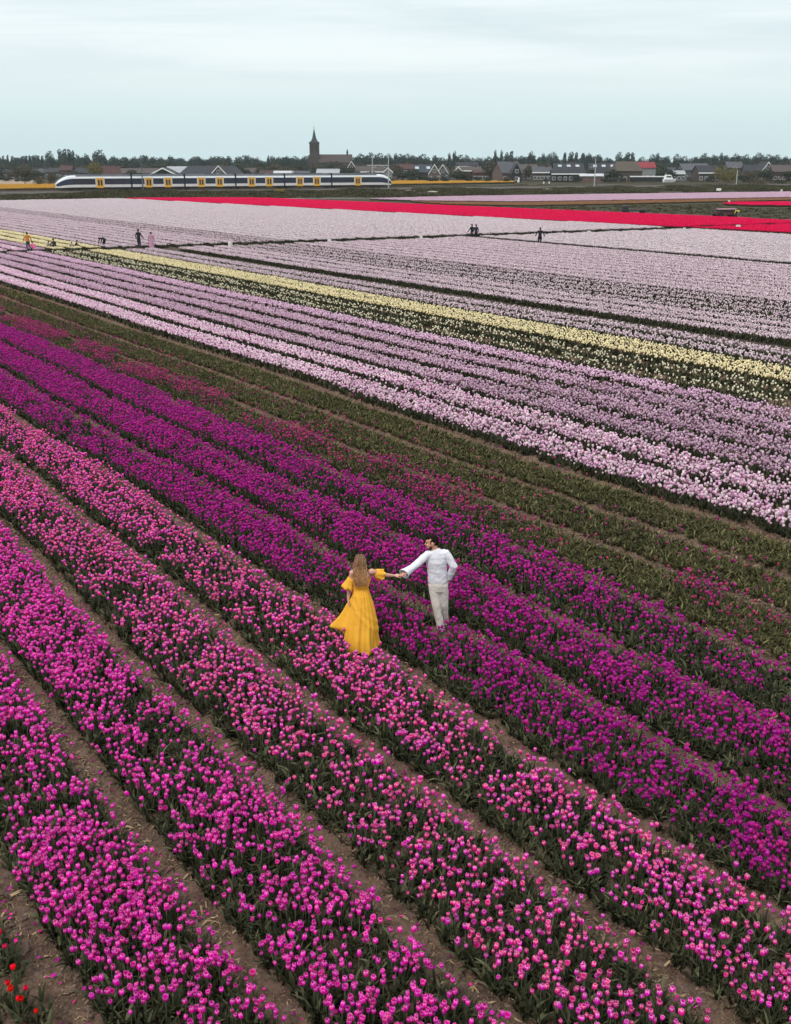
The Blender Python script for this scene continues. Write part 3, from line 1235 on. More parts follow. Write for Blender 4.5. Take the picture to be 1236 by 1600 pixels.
# far lilac strip, ochre strip and second red strip of the field behind
lav_poly = [gr(575, 311.5), gr(700, 308.0), gr(820, 306), gr(1236, 300.5), gr(1500, 297.5), gr(1500, 305), gr(1236, 309), gr(820, 316), gr(650, 314.5)]
P = fill_poly(lav_poly, 0.12, STEP, 1.35)
put_patches('far_lilac_strip', P, patches('mauve', 115, 0.9), 'lilac tulip strip in front of the verge behind the red band', rz=0.12 + math.pi / 2, z=-0.14)
och_poly = [gr(640, 315.2), gr(820, 316.6), gr(1236, 309.6), gr(1420, 306), gr(1420, 308), gr(1236, 312.6), gr(1000, 318), gr(820, 321.5), gr(700, 319.5)]
P = fill_poly(och_poly, 0.12, STEP, 1.5)
put_patches('ochre_strip', P, patches('ochre', 60, 0.6), 'narrow rusty orange strip along the far lilac tulips', rz=0.12 + math.pi / 2, z=-0.14, cat='flowers')
r2_poly = [gr(1128, 319.6), gr(1140, 317.2), gr(1236, 316.6), gr(1450, 315), gr(1450, 324), gr(1236, 322.5), gr(1160, 321.6)]
P = fill_poly(r2_poly, -0.05, STEP, 1.45)
put_patches('second_red_strip', P, patches('red', 118, 0.95), 'short strip of vivid red tulips behind the dark red machine', rz=-0.05 + math.pi / 2, z=-0.14)
gold_poly = [gr(-150, 300), gr(0, 297.5), gr(300, 293), gr(612, 289.6), gr(800, 286.3), gr(800, 284.3), gr(612, 283.6), gr(300, 287), gr(0, 290.5), gr(-150, 291.5)]
P = fill_poly(gold_poly, 0.25, STEP * 2, 2.9)
put_patches('golden_field', P, patches('gold', 95, 0.9), 'golden yellow flower field behind the train', rz=0.25 + math.pi / 2, z=-0.14, scl=2.0)
sheet('pasture', [gr(640, 316), gr(830, 322), gr(1240, 313), gr(1700, 306), gr(1700, 372), gr(1240, 346), gr(820, 328), gr(700, 323)], -0.15, M_verge)

# ------------------------------------------------------------------ railway verge, track and the land behind
sheet('railway_verge', [gr(-300, 315.5), gr(0, 313.4), gr(240, 310.2), gr(400, 309.3), gr(600, 309), gr(820, 305.5), gr(1236, 299.8), gr(1600, 296), gr(1600, 287), gr(612, 289), gr(88, 294), gr(-300, 298)], -0.13, M_verge)
M_water = simple('ditch_water', (0.012, 0.014, 0.012), 0.15, 0.2, 1, 0.5)
M_sand = simple('pale_sand', (0.30, 0.27, 0.22), 0.95, 0.3, 0.5)
M_pasture2 = simple('dry_pasture', (0.27, 0.20, 0.14), 0.95, 0.25, 0.05)
M_road = simple('pale_concrete', (0.33, 0.33, 0.31), 0.9, 0.12, 0.5)
sheet('ditch', [gr(-300, 315.6), gr(0, 313.5), gr(240, 310.3), gr(600, 309.1), gr(820, 305.6), gr(1236, 299.9), gr(1600, 296.1), gr(1600, 295.6), gr(1236, 299.1), gr(820, 304.8), gr(600, 308.2), gr(240, 309.3), gr(0, 312.5), gr(-300, 314.6)], -0.125, M_water)
sheet('dry_meadow', [gr(-60, 289), gr(58, 287.5), gr(58, 280), gr(-60, 279)], -0.12, M_pasture2)
sheet('road', [gr(925, 290.2), gr(1240, 291.4), gr(1700, 292), gr(1700, 287.5), gr(1240, 287.0), gr(935, 288.0)], -0.11, M_road)

TA, TB = Vector((-94.6, 303.2, 0)), Vector((-1.2, 348.1, 0))
TD = (TB - TA).normalized()
TN = Vector((-TD.y, TD.x, 0))
TRZ = math.atan2(TD.y, TD.x)
RAIL = 0.62


def on_line(x, off=0.0, z=0.0):
    return TA + TD * x + TN * off + Vector((0, 0, z))


M_ballast = simple('ballast', (0.085, 0.075, 0.065), 0.95, 0.4, 6, bump=0.8, bscale=9)
M_rail = simple('rail_steel', (0.16, 0.11, 0.09), 0.5, 0.2, 2, 0.5, 0.6)
mb = MB()
prof = [(-5.4, -0.14), (-3.6, 0.38), (7.6, 0.38), (9.4, -0.14)]
vs_ = []
for x in np.linspace(-330, 560, 60):
    for o_, z_ in prof:
        vs_.append(on_line(x, o_ + random.uniform(-0.15, 0.15), z_ + (random.uniform(-0.04, 0.04) if z_ > 0 else 0)))
fs = []
for i in range(59):
    for k in range(3):
        a = i * 4 + k
        fs.append((a, a + 4, a + 5, a + 1))
mb.add(vs_, fs, M_ballast)
tr_o = mb.build('railway_track')
tag(tr_o, kind='structure')
mb = MB()
for off in (-0.72, 0.72, 3.3, 4.74):
    M4 = Matrix.Translation(TA) @ Matrix.Rotation(TRZ, 4, 'Z')
    mb.box((-330, off - 0.04, 0.45), (560, off + 0.04, RAIL), M_rail, M4)
mb.build('rail', tr_o)
mb = MB()
M_sleeper = simple('sleeper', (0.16, 0.15, 0.14), 0.9, 0.2, 2)
for x in np.arange(-200, 330, 0.62):
    for c0 in (0.0, 4.02):
        mb.box((x, c0 - 1.25, 0.36), (x + 0.25, c0 + 1.25, 0.46), M_sleeper, M4)
tag(mb.build('sleeper', tr_o), kind='stuff')

# tufts of the verge
tufts = []
for i in range(6):
    mb = MB()
    for k in range(26):
        add_leaf(mb, random.uniform(-0.8, 0.8), random.uniform(-0.5, 0.5), random.uniform(0, 6.28), random.uniform(0.35, 0.95), random.uniform(0.10, 0.22), random.uniform(0.2, 0.9), M_grass, 2)
    tufts.append(mb.mesh('tuft'))
tuft_coll = proto_coll('grass_tuft', tufts)
vp = [gr(-200, 313), gr(0, 311.8), gr(240, 308.8), gr(600, 307.8), gr(820, 304.2), gr(1236, 298.3), gr(1500, 295.5), gr(1500, 289.5), gr(612, 291.2), gr(88, 296.3), gr(-200, 300)]
P = fill_poly(vp, 0.2, 1.25, 1.5)
P = P + rng.normal(0, 0.4, P.shape)
nzv = vnoise(P[:, 0] * 0.09, P[:, 1] * 0.05, 91) + 0.6 * vnoise(P[:, 0] * 0.3, P[:, 1] * 0.2, 92)
P = P[nzv > -0.45]
nzv = nzv[nzv > -0.45]
n = len(P)
rot = np.zeros((n, 3))
rot[:, 2] = rng.uniform(0, 6.283, n)
scl = np.stack([rng.uniform(0.8, 1.4, n)] * 3, 1)
scl[:, 2] *= np.clip(0.55 + 0.6 * nzv, 0.3, 1.5)
scatter('verge_grass', np.column_stack([P, np.full(n, -0.14)]), rot, scl, rng.integers(0, 6, n), tuft_coll, 'rough olive grass on the railway verge in front of the train', 'grass')
P2 = fill_poly([gr(700, 323.2), gr(830, 322.5), gr(1000, 319.5), gr(1120, 318), gr(1160, 324), gr(1500, 326), gr(1500, 350), gr(1240, 344), gr(820, 327)], 0.0, 2.3, 2.6)
P2 = P2 + rng.normal(0, 0.6, P2.shape)
n = len(P2)
rot = np.zeros((n, 3))
rot[:, 2] = rng.uniform(0, 6.283, n)
sc2 = np.stack([rng.uniform(0.8, 1.3, n), rng.uniform(0.8, 1.3, n), rng.uniform(0.12, 0.4, n)], 1)
scatter('pasture_grass', np.column_stack([P2, np.full(n, -0.15)]), rot, sc2, rng.integers(0, 6, n), tuft_coll, 'low grass of the dark pasture behind the red band', 'grass')

# bare sandy spots on the verge
for px_, py_, w_, lab in ((640, 298.6, 26, 'pale sandy patch on the verge right of the train'), (676, 300.0, 18, 'short pale sandy patch on the verge under the brick house'), (790, 297.0, 20, 'pale sandy patch on the verge under the big grey roof'), (855, 296.0, 16, 'small sandy patch on the verge right of the white boxes'), (1205, 287.8, 36, 'broad pale sheet of sand on the bank at the far right')):
    a0 = gr(px_, py_)
    sx_ = w_ / 2 * (a0 - Vector((0, 0, H))).length / F_PX
    mb = MB()
    ring = []
    for k in range(16):
        a = k / 16 * 6.283
        j = random.uniform(0.75, 1.1)
        ring.append((sx_ * math.cos(a) * j, 5.0 * math.sin(a) * j, 0.02))
    mb.add([(0, 0, 0.28)] + ring, [(0, k + 1, (k + 1) % 16 + 1) for k in range(16)], M_sand)
    o = mb.build('sand_patch')
    o.location = (a0.x, a0.y, 0.05)
    tag(o, kind='structure')

# ------------------------------------------------------------------ trees
M_bark = simple('bark', (0.075, 0.055, 0.042), 0.95, 0.3, 2)
M_cr_dark = leaf_mat('crown_dark', (0.013, 0.024, 0.020), (0.022, 0.036, 0.028), (0.042, 0.058, 0.038), 0.2, 0.7, 0.05)
M_cr_mid = leaf_mat('crown_mid', (0.020, 0.028, 0.018), (0.034, 0.040, 0.023), (0.065, 0.068, 0.038), 0.2, 0.7, 0.05)
M_cr_olive = leaf_mat('crown_olive', (0.115, 0.095, 0.020), (0.155, 0.125, 0.028), (0.22, 0.18, 0.05), 0.25, 0.7, 0.1)
M_cr_brown = leaf_mat('crown_brown', (0.060, 0.046, 0.028), (0.080, 0.062, 0.034), (0.12, 0.10, 0.05), 0.2, 0.7, 0.1)
M_cr_yellow = leaf_mat('crown_yellow', (0.30, 0.20, 0.02), (0.40, 0.28, 0.03), (0.48, 0.36, 0.06), 0.25, 0.7, 0.3)


def crown_mesh(kind, mat, n=520):
    """leaf clumps spread through several lobes; unit height, base of the trunk at 0"""
    mb = MB()
    lobes = []
    if kind == 'round':
        lobes = [(0, 0, 0.62, 0.36, 0.33)] + [(0.24 * math.cos(a), 0.24 * math.sin(a), random.uniform(0.45, 0.72), 0.2, 0.19) for a in np.arange(0, 6.2, 1.05)]
    elif kind == 'column':
        lobes = [(random.uniform(-0.03, 0.03), random.uniform(-0.03, 0.03), z, 0.15 * (1.15 - abs(z - 0.45)), 0.14) for z in (0.22, 0.38, 0.54, 0.70, 0.85)]
    elif kind == 'wide':
        lobes = [(random.uniform(-0.45, 0.45), random.uniform(-0.25, 0.25), random.uniform(0.42, 0.78), 0.26, 0.22) for _ in range(9)]
    elif kind == 'bush':
        lobes = [(random.uniform(-0.55, 0.55), random.uniform(-0.3, 0.3), random.uniform(0.28, 0.66), 0.33, 0.30) for _ in range(9)]
    else:                              # ragged pine
        lobes = [(random.uniform(-0.13, 0.13), random.uniform(-0.12, 0.12), z, 0.27 - 0.12 * z, 0.13) for z in (0.28, 0.38, 0.48, 0.58, 0.68, 0.78, 0.88)]
    tot = sum(l[3] ** 2 for l in lobes)
    for lx, ly, lz, lr, lh in lobes:
        for _ in range(int(n * lr * lr / tot)):
            d = Vector((random.gauss(0, 1), random.gauss(0, 1), random.gauss(0, 1))).normalized()
            rr = random.uniform(0.45, 1.05) ** 0.6
            c = Vector((lx + d.x * lr * rr, ly + d.y * lr * rr, min(1.0, lz + d.z * lh * rr)))
            s_ = random.uniform(0.028, 0.06)
            nrm = (d + Vector((random.gauss(0, .5), random.gauss(0, .5), random.gauss(0, .5) + 0.4))).normalized()
            t1 = nrm.orthogonal().normalized()
            t1 = Matrix.Rotation(random.uniform(0, 6.28), 3, nrm) @ t1
            t2 = nrm.cross(t1)
            q = [c + t1 * s_ * random.uniform(0.7, 1.3), c + t2 * s_ * random.uniform(0.5, 1.0) + nrm * 0.012, c - t1 * s_ * random.uniform(0.7, 1.3), c - t2 * s_ * random.uniform(0.5, 1.0) - nrm * 0.012]
            mb.add(q, [(0, 1, 2), (0, 2, 3)], mat)
    return mb.mesh('crown')


def trunk_mesh(h=0.6, r=0.022, limbs=5):
    mb = MB()
    mb.tube([(0, 0, -0.02), (0.004, 0, h * 0.4), (-0.006, 0.004, h)], [r * 1.3, r, r * 0.45], M_bark, 7)
    for i in range(limbs):
        a = i * 2.4
        z0 = h * random.uniform(0.45, 0.9)
        e = Vector((math.cos(a) * random.uniform(0.12, 0.26), math.sin(a) * random.uniform(0.12, 0.26), z0 + random.uniform(0.1, 0.26)))
        mb.tube([(0, 0, z0), e * 0.5 + Vector((0, 0, z0 * 0.5)), e], [r * 0.5, r * 0.35, r * 0.14], M_bark, 5)
    return mb.mesh('trunk')


CROWNS = {}
for kind in ('round', 'column', 'wide', 'bush', 'pine'):
    for mn_, mt in (('dark', M_cr_dark), ('mid', M_cr_mid), ('olive', M_cr_olive), ('brown', M_cr_brown)):
        CROWNS[kind, mn_] = [crown_mesh(kind, mt, 620 if kind != 'column' else 420) for _ in range(2)]
TRUNKS = [trunk_mesh() for _ in range(3)]
CROWN_W = {'round': 0.86, 'column': 0.36, 'wide': 1.35, 'bush': 1.5, 'pine': 0.75}


def tree(px_, top, w_, Y, kind, tone, label, group=None, name=None, base=None):
    ztop = un(px_, top, Y).z
    x = un(px_, top, Y).x
    hgt = ztop + 0.15
    dep = Y * cp
    wm = w_ * dep / F_PX
    root = empty(name or {'pine': 'pine_tree', 'bush': 'shrub', 'column': 'poplar_tree'}.get(kind, 'tree'), (x, Y, -0.15), random.uniform(-0.5, 0.5) + random.choice((0, math.pi)))
    kx = wm / CROWN_W[kind]
    tag(root, label, 'shrub' if kind == 'bush' else 'tree', group)
    c = link('crown', random.choice(CROWNS[kind, tone]), root)
    c.scale = (kx, kx if kind != 'wide' else kx * 0.8, hgt)
    t = link('trunk', random.choice(TRUNKS), root)
    t.scale = (hgt * 0.8, hgt * 0.8, hgt)
    return root


FAR_TREES = [(76.5, 234.4, 15, 'round'), (92.6, 232.7, 9, 'column'), (100, 232.2, 9, 'column'), (107.5, 232.7, 8, 'column'), (113, 235, 7, 'column'), (120, 240, 10, 'round'), (133, 239, 17, 'round'), (154, 232.7, 23, 'round'),
             (4, 243, 5, 'column'), (11, 242, 5, 'column'), (18, 243.5, 6, 'column'), (27, 245, 11, 'round'), (34, 244, 5, 'column'), (40, 243, 5, 'column'), (46, 242.5, 5, 'column'), (52, 243, 5, 'column'), (59, 243, 6, 'column'), (65, 243, 6, 'column'),
             (176, 247, 20, 'round'), (192, 244.5, 22, 'round'), (210, 244, 20, 'round'), (234, 245.5, 22, 'wide'), (266, 244, 16, 'pine'), (303, 248, 12, 'round'), (316, 247, 12, 'round'), (336, 248, 14, 'round'), (363, 249, 18, 'round'), (388.6, 244.6, 18, 'round'), (402, 245, 16, 'round'),
             (419.5, 244, 8, 'pine'), (435, 244, 16, 'round'), (447, 244, 12, 'round'), (461, 243, 16, 'round'), (476, 243, 14, 'round'),
             (564, 238.4, 20, 'round'), (578.6, 238, 20, 'wide'), (593.5, 238, 20, 'round'), (606.5, 238.7, 15, 'round'), (618, 240, 10, 'pine'), (625.5, 239.5, 16, 'round'), (636, 238.3, 18, 'round'), (648, 239.5, 20, 'wide'), (661, 239.5, 20, 'round'), (688, 245.5, 26, 'wide'),
             (702, 239.5, 8, 'pine'), (710.4, 236.5, 10, 'pine'), (719, 240.7, 18, 'round'), (729, 240.7, 14, 'round'), (738, 245.5, 14, 'round'), (747, 244.6, 14, 'round'), (764, 243, 16, 'round'), (774, 235, 8, 'pine'), (784, 235.6, 8, 'pine'), (792, 237.8, 7, 'column'), (799, 235.8, 8, 'column'), (807, 243.8, 12, 'round'),
             (816, 242, 16, 'round'), (830.7, 235, 15, 'round'), (849, 239.5, 9, 'pine'), (864, 235.8, 18, 'round'), (883, 238, 7, 'column'), (893, 237, 10, 'column'), (901, 237.7, 7, 'column'), (911.6, 238.6, 9, 'column'), (921, 237.7, 12, 'round'), (932, 242, 15, 'round'),
             (950, 245, 18, 'round'), (968.4, 236, 12, 'round'), (981.4, 238, 10, 'column'), (989, 238, 8, 'column'), (1004, 244, 14, 'round'), (1020, 239.5, 12, 'round'), (1028, 239.6, 10, 'pine'), (1043, 243, 16, 'round'), (1057.5, 240, 16, 'wide'), (1070, 243, 18, 'round'), (1085, 243.8, 16, 'round'),
             (1101.4, 238, 15, 'round'), (1116, 240, 13, 'round'), (1128, 238.3, 7, 'pine'), (1137, 241, 9, 'round'), (1151, 237.7, 14, 'round'), (1167, 240, 15, 'round'), (1185.5, 238, 24, 'wide'), (1202, 240, 18, 'round'), (1215, 240.5, 16, 'round'), (1228, 243, 14, 'round')]
ZONES = [(15, 'at the left edge of the land'), (38, 'above the lone meadow tree'), (70, 'just right of the lone meadow tree'), (88, 'standing alone before the tall quartet'), (116, 'in the tall quartet above the train nose'), (140, 'between tall quartet and yellow green tree'), (165, 'behind the yellow green tree'),
         (201, 'above the dark red roof'), (222, 'behind the dark railway mast'), (250, 'above the brown barn roof'), (290, 'above the pale metal barn roof'), (325, 'above the left part of the wide slate roof'), (350, 'above the grey cross gable'), (395, 'right of the wide slate roof'), (427, 'above the low dark red house'), (454, 'above the flat white shed'), (490, 'close to the church tower'),
         (571, 'at the right end of the church'), (586, 'behind the long red brown house'), (600, 'left of the pale mast'), (612, 'right behind the pale mast'), (630, 'above the train tail'), (642, 'above the red brick house'), (655, 'above the big blue roof'), (680, 'between blue roof and pointed gables'), (706, 'above the pointed gables'), (722, 'above the smaller pointed gable'), (742, 'above the brick terrace'), (757, 'above the low red brick row'), (779, 'above the tall brown olive tree'), (789, 'left of the big grey roof ridge'), (803, 'above the big grey roof'),
         (822, 'above the dark pointed gable'), (840, 'above the brown house'), (856, 'above the grey roofed row'), (878, 'left over the left skylight terrace'), (897, 'above the middle of the left skylight terrace'), (906, 'at the right end of the left skylight terrace'), (926, 'left of the white pole'), (940, 'right of the white pole'), (960, 'above the right skylight terrace'), (975, 'left above the thatched roof'), (985, 'above the thatched ridge'), (998, 'right above the thatched roof'),
         (1010, 'between thatched and red roof'), (1024, 'above the bright red roof'), (1035, 'right of the bright red roof'), (1050, 'above the boat'), (1064, 'above the blue grey shed'), (1078, 'left above the grey barn'), (1093, 'above the grey barn roof'), (1108, 'above the house with dark roof'), (1122, 'right above the house with dark roof'), (1132, 'left above the big olive bush'), (1144, 'above the big olive bush'), (1160, 'behind the grey house'), (1176, 'above the low dark bush'), (1195, 'left of the tall grey gable'), (1208, 'behind the tall grey gable'), (1221, 'left above the last brick house'), (2000, 'above the last brick house at the right edge')]
for (px_, top, w_, kind) in FAR_TREES:
    zone = next(z_ for lim_, z_ in ZONES if px_ < lim_)
    what = {'round': 'round dark tree', 'column': 'slender upright dark tree', 'wide': 'broad spreading dark tree', 'pine': 'ragged dark pine'}[kind]
    tree(px_, top - 0.8, w_ * 1.12, random.uniform(830, 960), kind, 'dark', '%s %s' % (what, zone), '%ss %s' % (what, zone))
for a in ((147, 249.5, 25, 500, 'round', 'olive', 'round yellow green tree behind the nose of the train'),
          (36, 256, 24, 430, 'round', 'brown', 'lone dark tree standing in the dry meadow'),
          (62, 272, 22, 400, 'bush', 'brown', 'brown thicket between the dry meadow and the train nose'),
          (80, 268, 16, 405, 'bush', 'brown', 'taller brown shrub right at the train nose'),
          (426, 254, 22, 540, 'round', 'brown', 'brown leafed tree left of the church above the train'),
          (448, 257, 18, 560, 'round', 'brown', 'smaller brown tree just left of the church tower'),
          (406, 259, 20, 540, 'round', 'mid', 'dull green tree right of the large slate roof'),
          (566, 254, 22, 640, 'round', 'mid', 'dull green tree beside the white edged gable'),
          (622, 255, 16, 520, 'round', 'brown', 'bare brown tree in front of the brick house'),
          (664, 253, 18, 640, 'round', 'mid', 'green tree rising behind the blue slate roof'),
          (768, 249, 26, 520, 'round', 'brown', 'tall brown olive tree left of the big grey roof'),
          (826, 255, 13, 500, 'round', 'brown', 'slim brown tree between dark gable and terrace'),
          (1140, 253, 46, 470, 'bush', 'olive', 'big rounded olive brown bush left of the far right houses'),
          (1172, 262, 26, 490, 'bush', 'brown', 'low dark bush beside the big olive bush'),
          (1185, 276, 40, 410, 'bush', 'brown', 'wild scrub on the bank below the big olive bush'),
          (1218, 279, 34, 420, 'bush', 'mid', 'green scrub on the bank at the far right edge'),
          (1036, 291, 40, 395, 'bush', 'mid', 'low scrub on the verge below the boat'),
          (985, 292, 40, 390, 'bush', 'mid', 'low scrub on the verge below the thatched house'),
          (1090, 290, 44, 385, 'bush', 'brown', 'low brown scrub on the verge below the metal barn'),
          (15, 299, 40, 300, 'bush', 'mid', 'low green scrub on the verge at the left edge'),
          (438, 296.5, 22, 320, 'bush', 'mid', 'small green scrub on the verge beside the yellow flowers')):
    tree(*a)
o = link('gorse_bush', crown_mesh('bush', M_cr_yellow, 260))
b_ = un(440, 305, 312)
o.location = (un(440, 300, 312).x, 312, -0.1)
o.scale = (2.6, 2.2, 1.3)
tag(o, 'yellow flowering shrub on the verge below the train', 'shrub')

# the wood that closes the horizon reads as one mass
wood = proto_coll('wood_tree', [CROWNS[k_, 'dark'][i] for k_ in ('round', 'wide', 'pine') for i in range(2)])
n = 620
xw = rng.uniform(-560, 620, n)
yw = rng.uniform(940, 1080, n)
hh_ = 9.5 + 6.5 * rng.uniform(0, 1, n) ** 1.3
scatter('far_wood', np.stack([xw, yw, np.full(n, -0.3)], 1), np.stack([np.zeros(n), np.zeros(n), rng.uniform(0, 6.28, n)], 1), np.stack([hh_ * 1.05, hh_ * 1.05, hh_], 1), rng.integers(0, 6, n), wood, 'long dark wood closing the horizon behind the village', 'wood')
n = 950
xw = rng.uniform(-330, 330, n)
yw = rng.uniform(556, 780, n)
hh_ = rng.uniform(4.0, 6.5, n) + 4.5 * rng.uniform(0, 1, n) * np.clip((yw - 560) / 120, 0, 1)
hedge = proto_coll('hedge_tree', [CROWNS[k_, 'mid'][i] for k_ in ('round', 'wide') for i in range(2)] + [CROWNS['round', 'brown'][0]])
scatter('village_gardens', np.stack([xw, yw, np.full(n, -0.3)], 1), np.stack([np.zeros(n), np.zeros(n), rng.uniform(0, 6.28, n)], 1), np.stack([hh_ * 1.2, hh_ * 1.2, hh_], 1), rng.integers(0, 5, n), hedge, 'garden greenery filling the gaps between the village houses', 'greenery')

n = 330
xw = rng.uniform(-260, 260, n)
yw = rng.uniform(465, 545, n)
hh_ = rng.uniform(1.6, 3.4, n) + 3.2 * (rng.uniform(0, 1, n) > 0.86)
scatter('front_hedges', np.stack([xw, yw, np.full(n, -0.3)], 1), np.stack([np.zeros(n), np.zeros(n), rng.uniform(0, 6.28, n)], 1), np.stack([hh_ * 1.7, hh_ * 1.5, hh_], 1), rng.integers(0, 5, n), hedge, 'low hedges and shrubs along the front of the village', 'greenery')

# ------------------------------------------------------------------ village
WALLS = {'brick': simple('dark_brick', (0.084, 0.042, 0.035), 0.9, 0.2, 0.8), 'brown': simple('brown_brick', (0.073, 0.056, 0.047), 0.9, 0.2, 0.8), 'white': simple('white_render', (0.220, 0.220, 0.220), 0.8, 0.08, 0.8),
         'dark': simple('tarred_boards', (0.014, 0.014, 0.014), 0.8, 0.2, 0.8), 'grey': simple('grey_render', (0.084, 0.081, 0.081), 0.85, 0.15, 0.8), 'pinkish': simple('pinkish_brick', (0.127, 0.084, 0.073), 0.9, 0.15, 0.8)}
ROOFS = {'red': simple('bright_red_tiles', (0.207, 0.026, 0.034), 0.8, 0.15, 1.5), 'rust': simple('rusty_tiles', (0.063, 0.028, 0.026), 0.85, 0.2, 1.5), 'slate': simple('dark_slate', (0.023, 0.023, 0.029), 0.7, 0.2, 1.5), 'blue': simple('blue_slate', (0.034, 0.041, 0.055), 0.7, 0.2, 1.5),
         'thatch': simple('brown_thatch', (0.078, 0.063, 0.049), 0.95, 0.2, 1.5), 'metal': simple('pale_metal_roof', (0.277, 0.289, 0.300), 0.5, 0.1, 1.5), 'grey': simple('grey_tiles', (0.069, 0.069, 0.078), 0.8, 0.2, 1.5), 'brown': simple('brown_tiles', (0.075, 0.058, 0.055), 0.85, 0.2, 1.5),
         'white': simple('white_roof', (0.427, 0.438, 0.450), 0.6, 0.06, 1.5)}
M_trim = simple('white_trim', (0.74, 0.74, 0.72), 0.7, 0.06, 1)
M_pane = simple('window_glass', (0.025, 0.03, 0.035), 0.12, 0.1, 1, 0.5)
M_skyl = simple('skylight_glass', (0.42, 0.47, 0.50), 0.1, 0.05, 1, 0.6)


def house(px_, Y, wpx, ridge, eave, face, wall, roof, label, rot=0.0, depth=9.0, trim=False, windows=3, storeys=1, chimney=True, name='house', skylights=0, cat='house', hip=0.0):
    """face 'side': the eaves face the camera; 'gable': the pointed end does"""
    dep = Y * cp
    x = un(px_, ridge, Y).x
    w = wpx * dep / F_PX
    hr = un(px_, ridge, Y).z + 0.15
    he = max(2.2, un(px_, eave, Y).z + 0.15)
    hr = max(hr, he + 0.8)
    root = empty(name, (x, Y + (depth / 2 if face == 'side' else 5.5), -0.15), rot)
    tag(root, label, cat)
    A, B = (w / 2, depth / 2) if face == 'side' else (5.5, w / 2)
    M_ = Matrix.Identity(4) if face == 'side' else Matrix.Rotation(math.pi / 2, 4, 'Z')
    # ridge along local x
    tr = lambda L_: [M_ @ Vector(q) for q in L_]
    mb = MB()
    mb.add(tr([(-A, -B, 0), (A, -B, 0), (A, B, 0), (-A, B, 0), (-A, -B, he), (A, -B, he), (A, B, he), (-A, B, he), (-A, 0, hr - 0.12 if not hip else he), (A, 0, hr - 0.12 if not hip else he)]),
           [(0, 1, 5, 4), (2, 3, 7, 6), (1, 2, 6, 9, 5), (3, 0, 4, 8, 7), (4, 5, 9, 8), (6, 7, 8, 9)], WALLS[wall])
    mb.build('wall', root)
    ov, th = 0.35, 0.16
    mb = MB()
    sl = (hr - he) / B
    hx = A * hip
    for s_ in (-1, 1):
        eo = (-A - ov, s_ * (B + ov), he - ov * sl)
        e1 = (A + ov, s_ * (B + ov), he - ov * sl)
        r0, r1 = (-A - ov + hx, 0, hr), (A + ov - hx, 0, hr)
        up = 0.18
        V = [eo, e1, r1, r0] + [(q[0], q[1], q[2] + up) for q in (eo, e1, r1, r0)]
        f_ = [(0, 3, 2, 1), (4, 5, 6, 7), (0, 1, 5, 4), (2, 3, 7, 6), (1, 2, 6, 5), (3, 0, 4, 7)]
        mb.add(tr(V), f_, ROOFS[roof])
    if hip:
        for s_ in (-1, 1):
            V = [(s_ * (A + ov), -B - ov, he - ov * sl + 0.1), (s_ * (A + ov), B + ov, he - ov * sl + 0.1), (s_ * (A + ov - hx), 0, hr + 0.18)]
            mb.add(tr(V), [(0, 1, 2)], ROOFS[roof])
    rf = mb.build('roof', root)
    if chimney:
        mb = MB()
        mb.box((A * 0.45, -0.4, hr - 0.6), (A * 0.45 + 0.8, 0.4, hr + 1.0), WALLS['brick'], M_)
        mb.box((A * 0.45 - 0.08, -0.48, hr + 1.0), (A * 0.45 + 0.88, 0.48, hr + 1.12), WALLS['grey'], M_)
        mb.build('chimney', rf)
    for i in range(skylights):
        mb = MB()
        xx = -A * 0.6 + i * (A * 1.2 / max(1, skylights - 1)) if skylights > 1 else 0
        fr = 0.45
        yy, z_ = -B * fr, he + (hr - he) * (1 - fr)
        mb.add([(xx - 0.9, yy - 0.7, z_ - 0.7 * sl + 0.26), (xx + 0.9, yy - 0.7, z_ - 0.7 * sl + 0.26), (xx + 0.9, yy + 0.7, z_ + 0.7 * sl + 0.26), (xx - 0.9, yy + 0.7, z_ + 0.7 * sl + 0.26), (xx - 0.9, yy - 0.7, z_ - 0.7 * sl + 0.1), (xx + 0.9, yy - 0.7, z_ - 0.7 * sl + 0.1), (xx + 0.9, yy + 0.7, z_ + 0.7 * sl + 0.1), (xx - 0.9, yy + 0.7, z_ + 0.7 * sl + 0.1)], [(0, 1, 2, 3), (0, 4, 5, 1), (1, 5, 6, 2), (2, 6, 7, 3), (3, 7, 4, 0)], M_skyl)
        mb.build('skylight', rf)
    if trim and face == 'gable':
        mb = MB()
        for s_ in (-1, 1):
            a = Vector((-A - ov - 0.06, s_ * (B + ov), he - ov * sl + 0.2))
            b = Vector((-A - ov - 0.06, 0, hr + 0.2))
            V = [a, b, b - Vector((0, 0, 0.55)), a - Vector((0, 0, 0.55))]
            V += [q + Vector((-0.1, 0, 0)) for q in V]
            mb.add(tr(V), [(0, 1, 2, 3), (7, 6, 5, 4), (0, 4, 5, 1), (2, 6, 7, 3)], M_trim)
        mb.build('bargeboard', root)
    if trim and face == 'side':
        mb = MB()
        mb.box((-A - ov, -B - ov - 0.14, he - ov * sl - 0.25), (A + ov, -B - ov - 0.02, he - ov * sl + 0.22), M_trim)
        mb.build('gutter', root)
    # windows on the side towards the camera
    front = -B if face == 'side' else -A
    half = A if face == 'side' else B
    rows = [0.95] if storeys == 1 else [0.95, 3.6]
    if face == 'gable' and hr - he > 2.5:
        rows = [r_ for r_ in rows if r_ + 1.4 < he] + [he + 0.25]
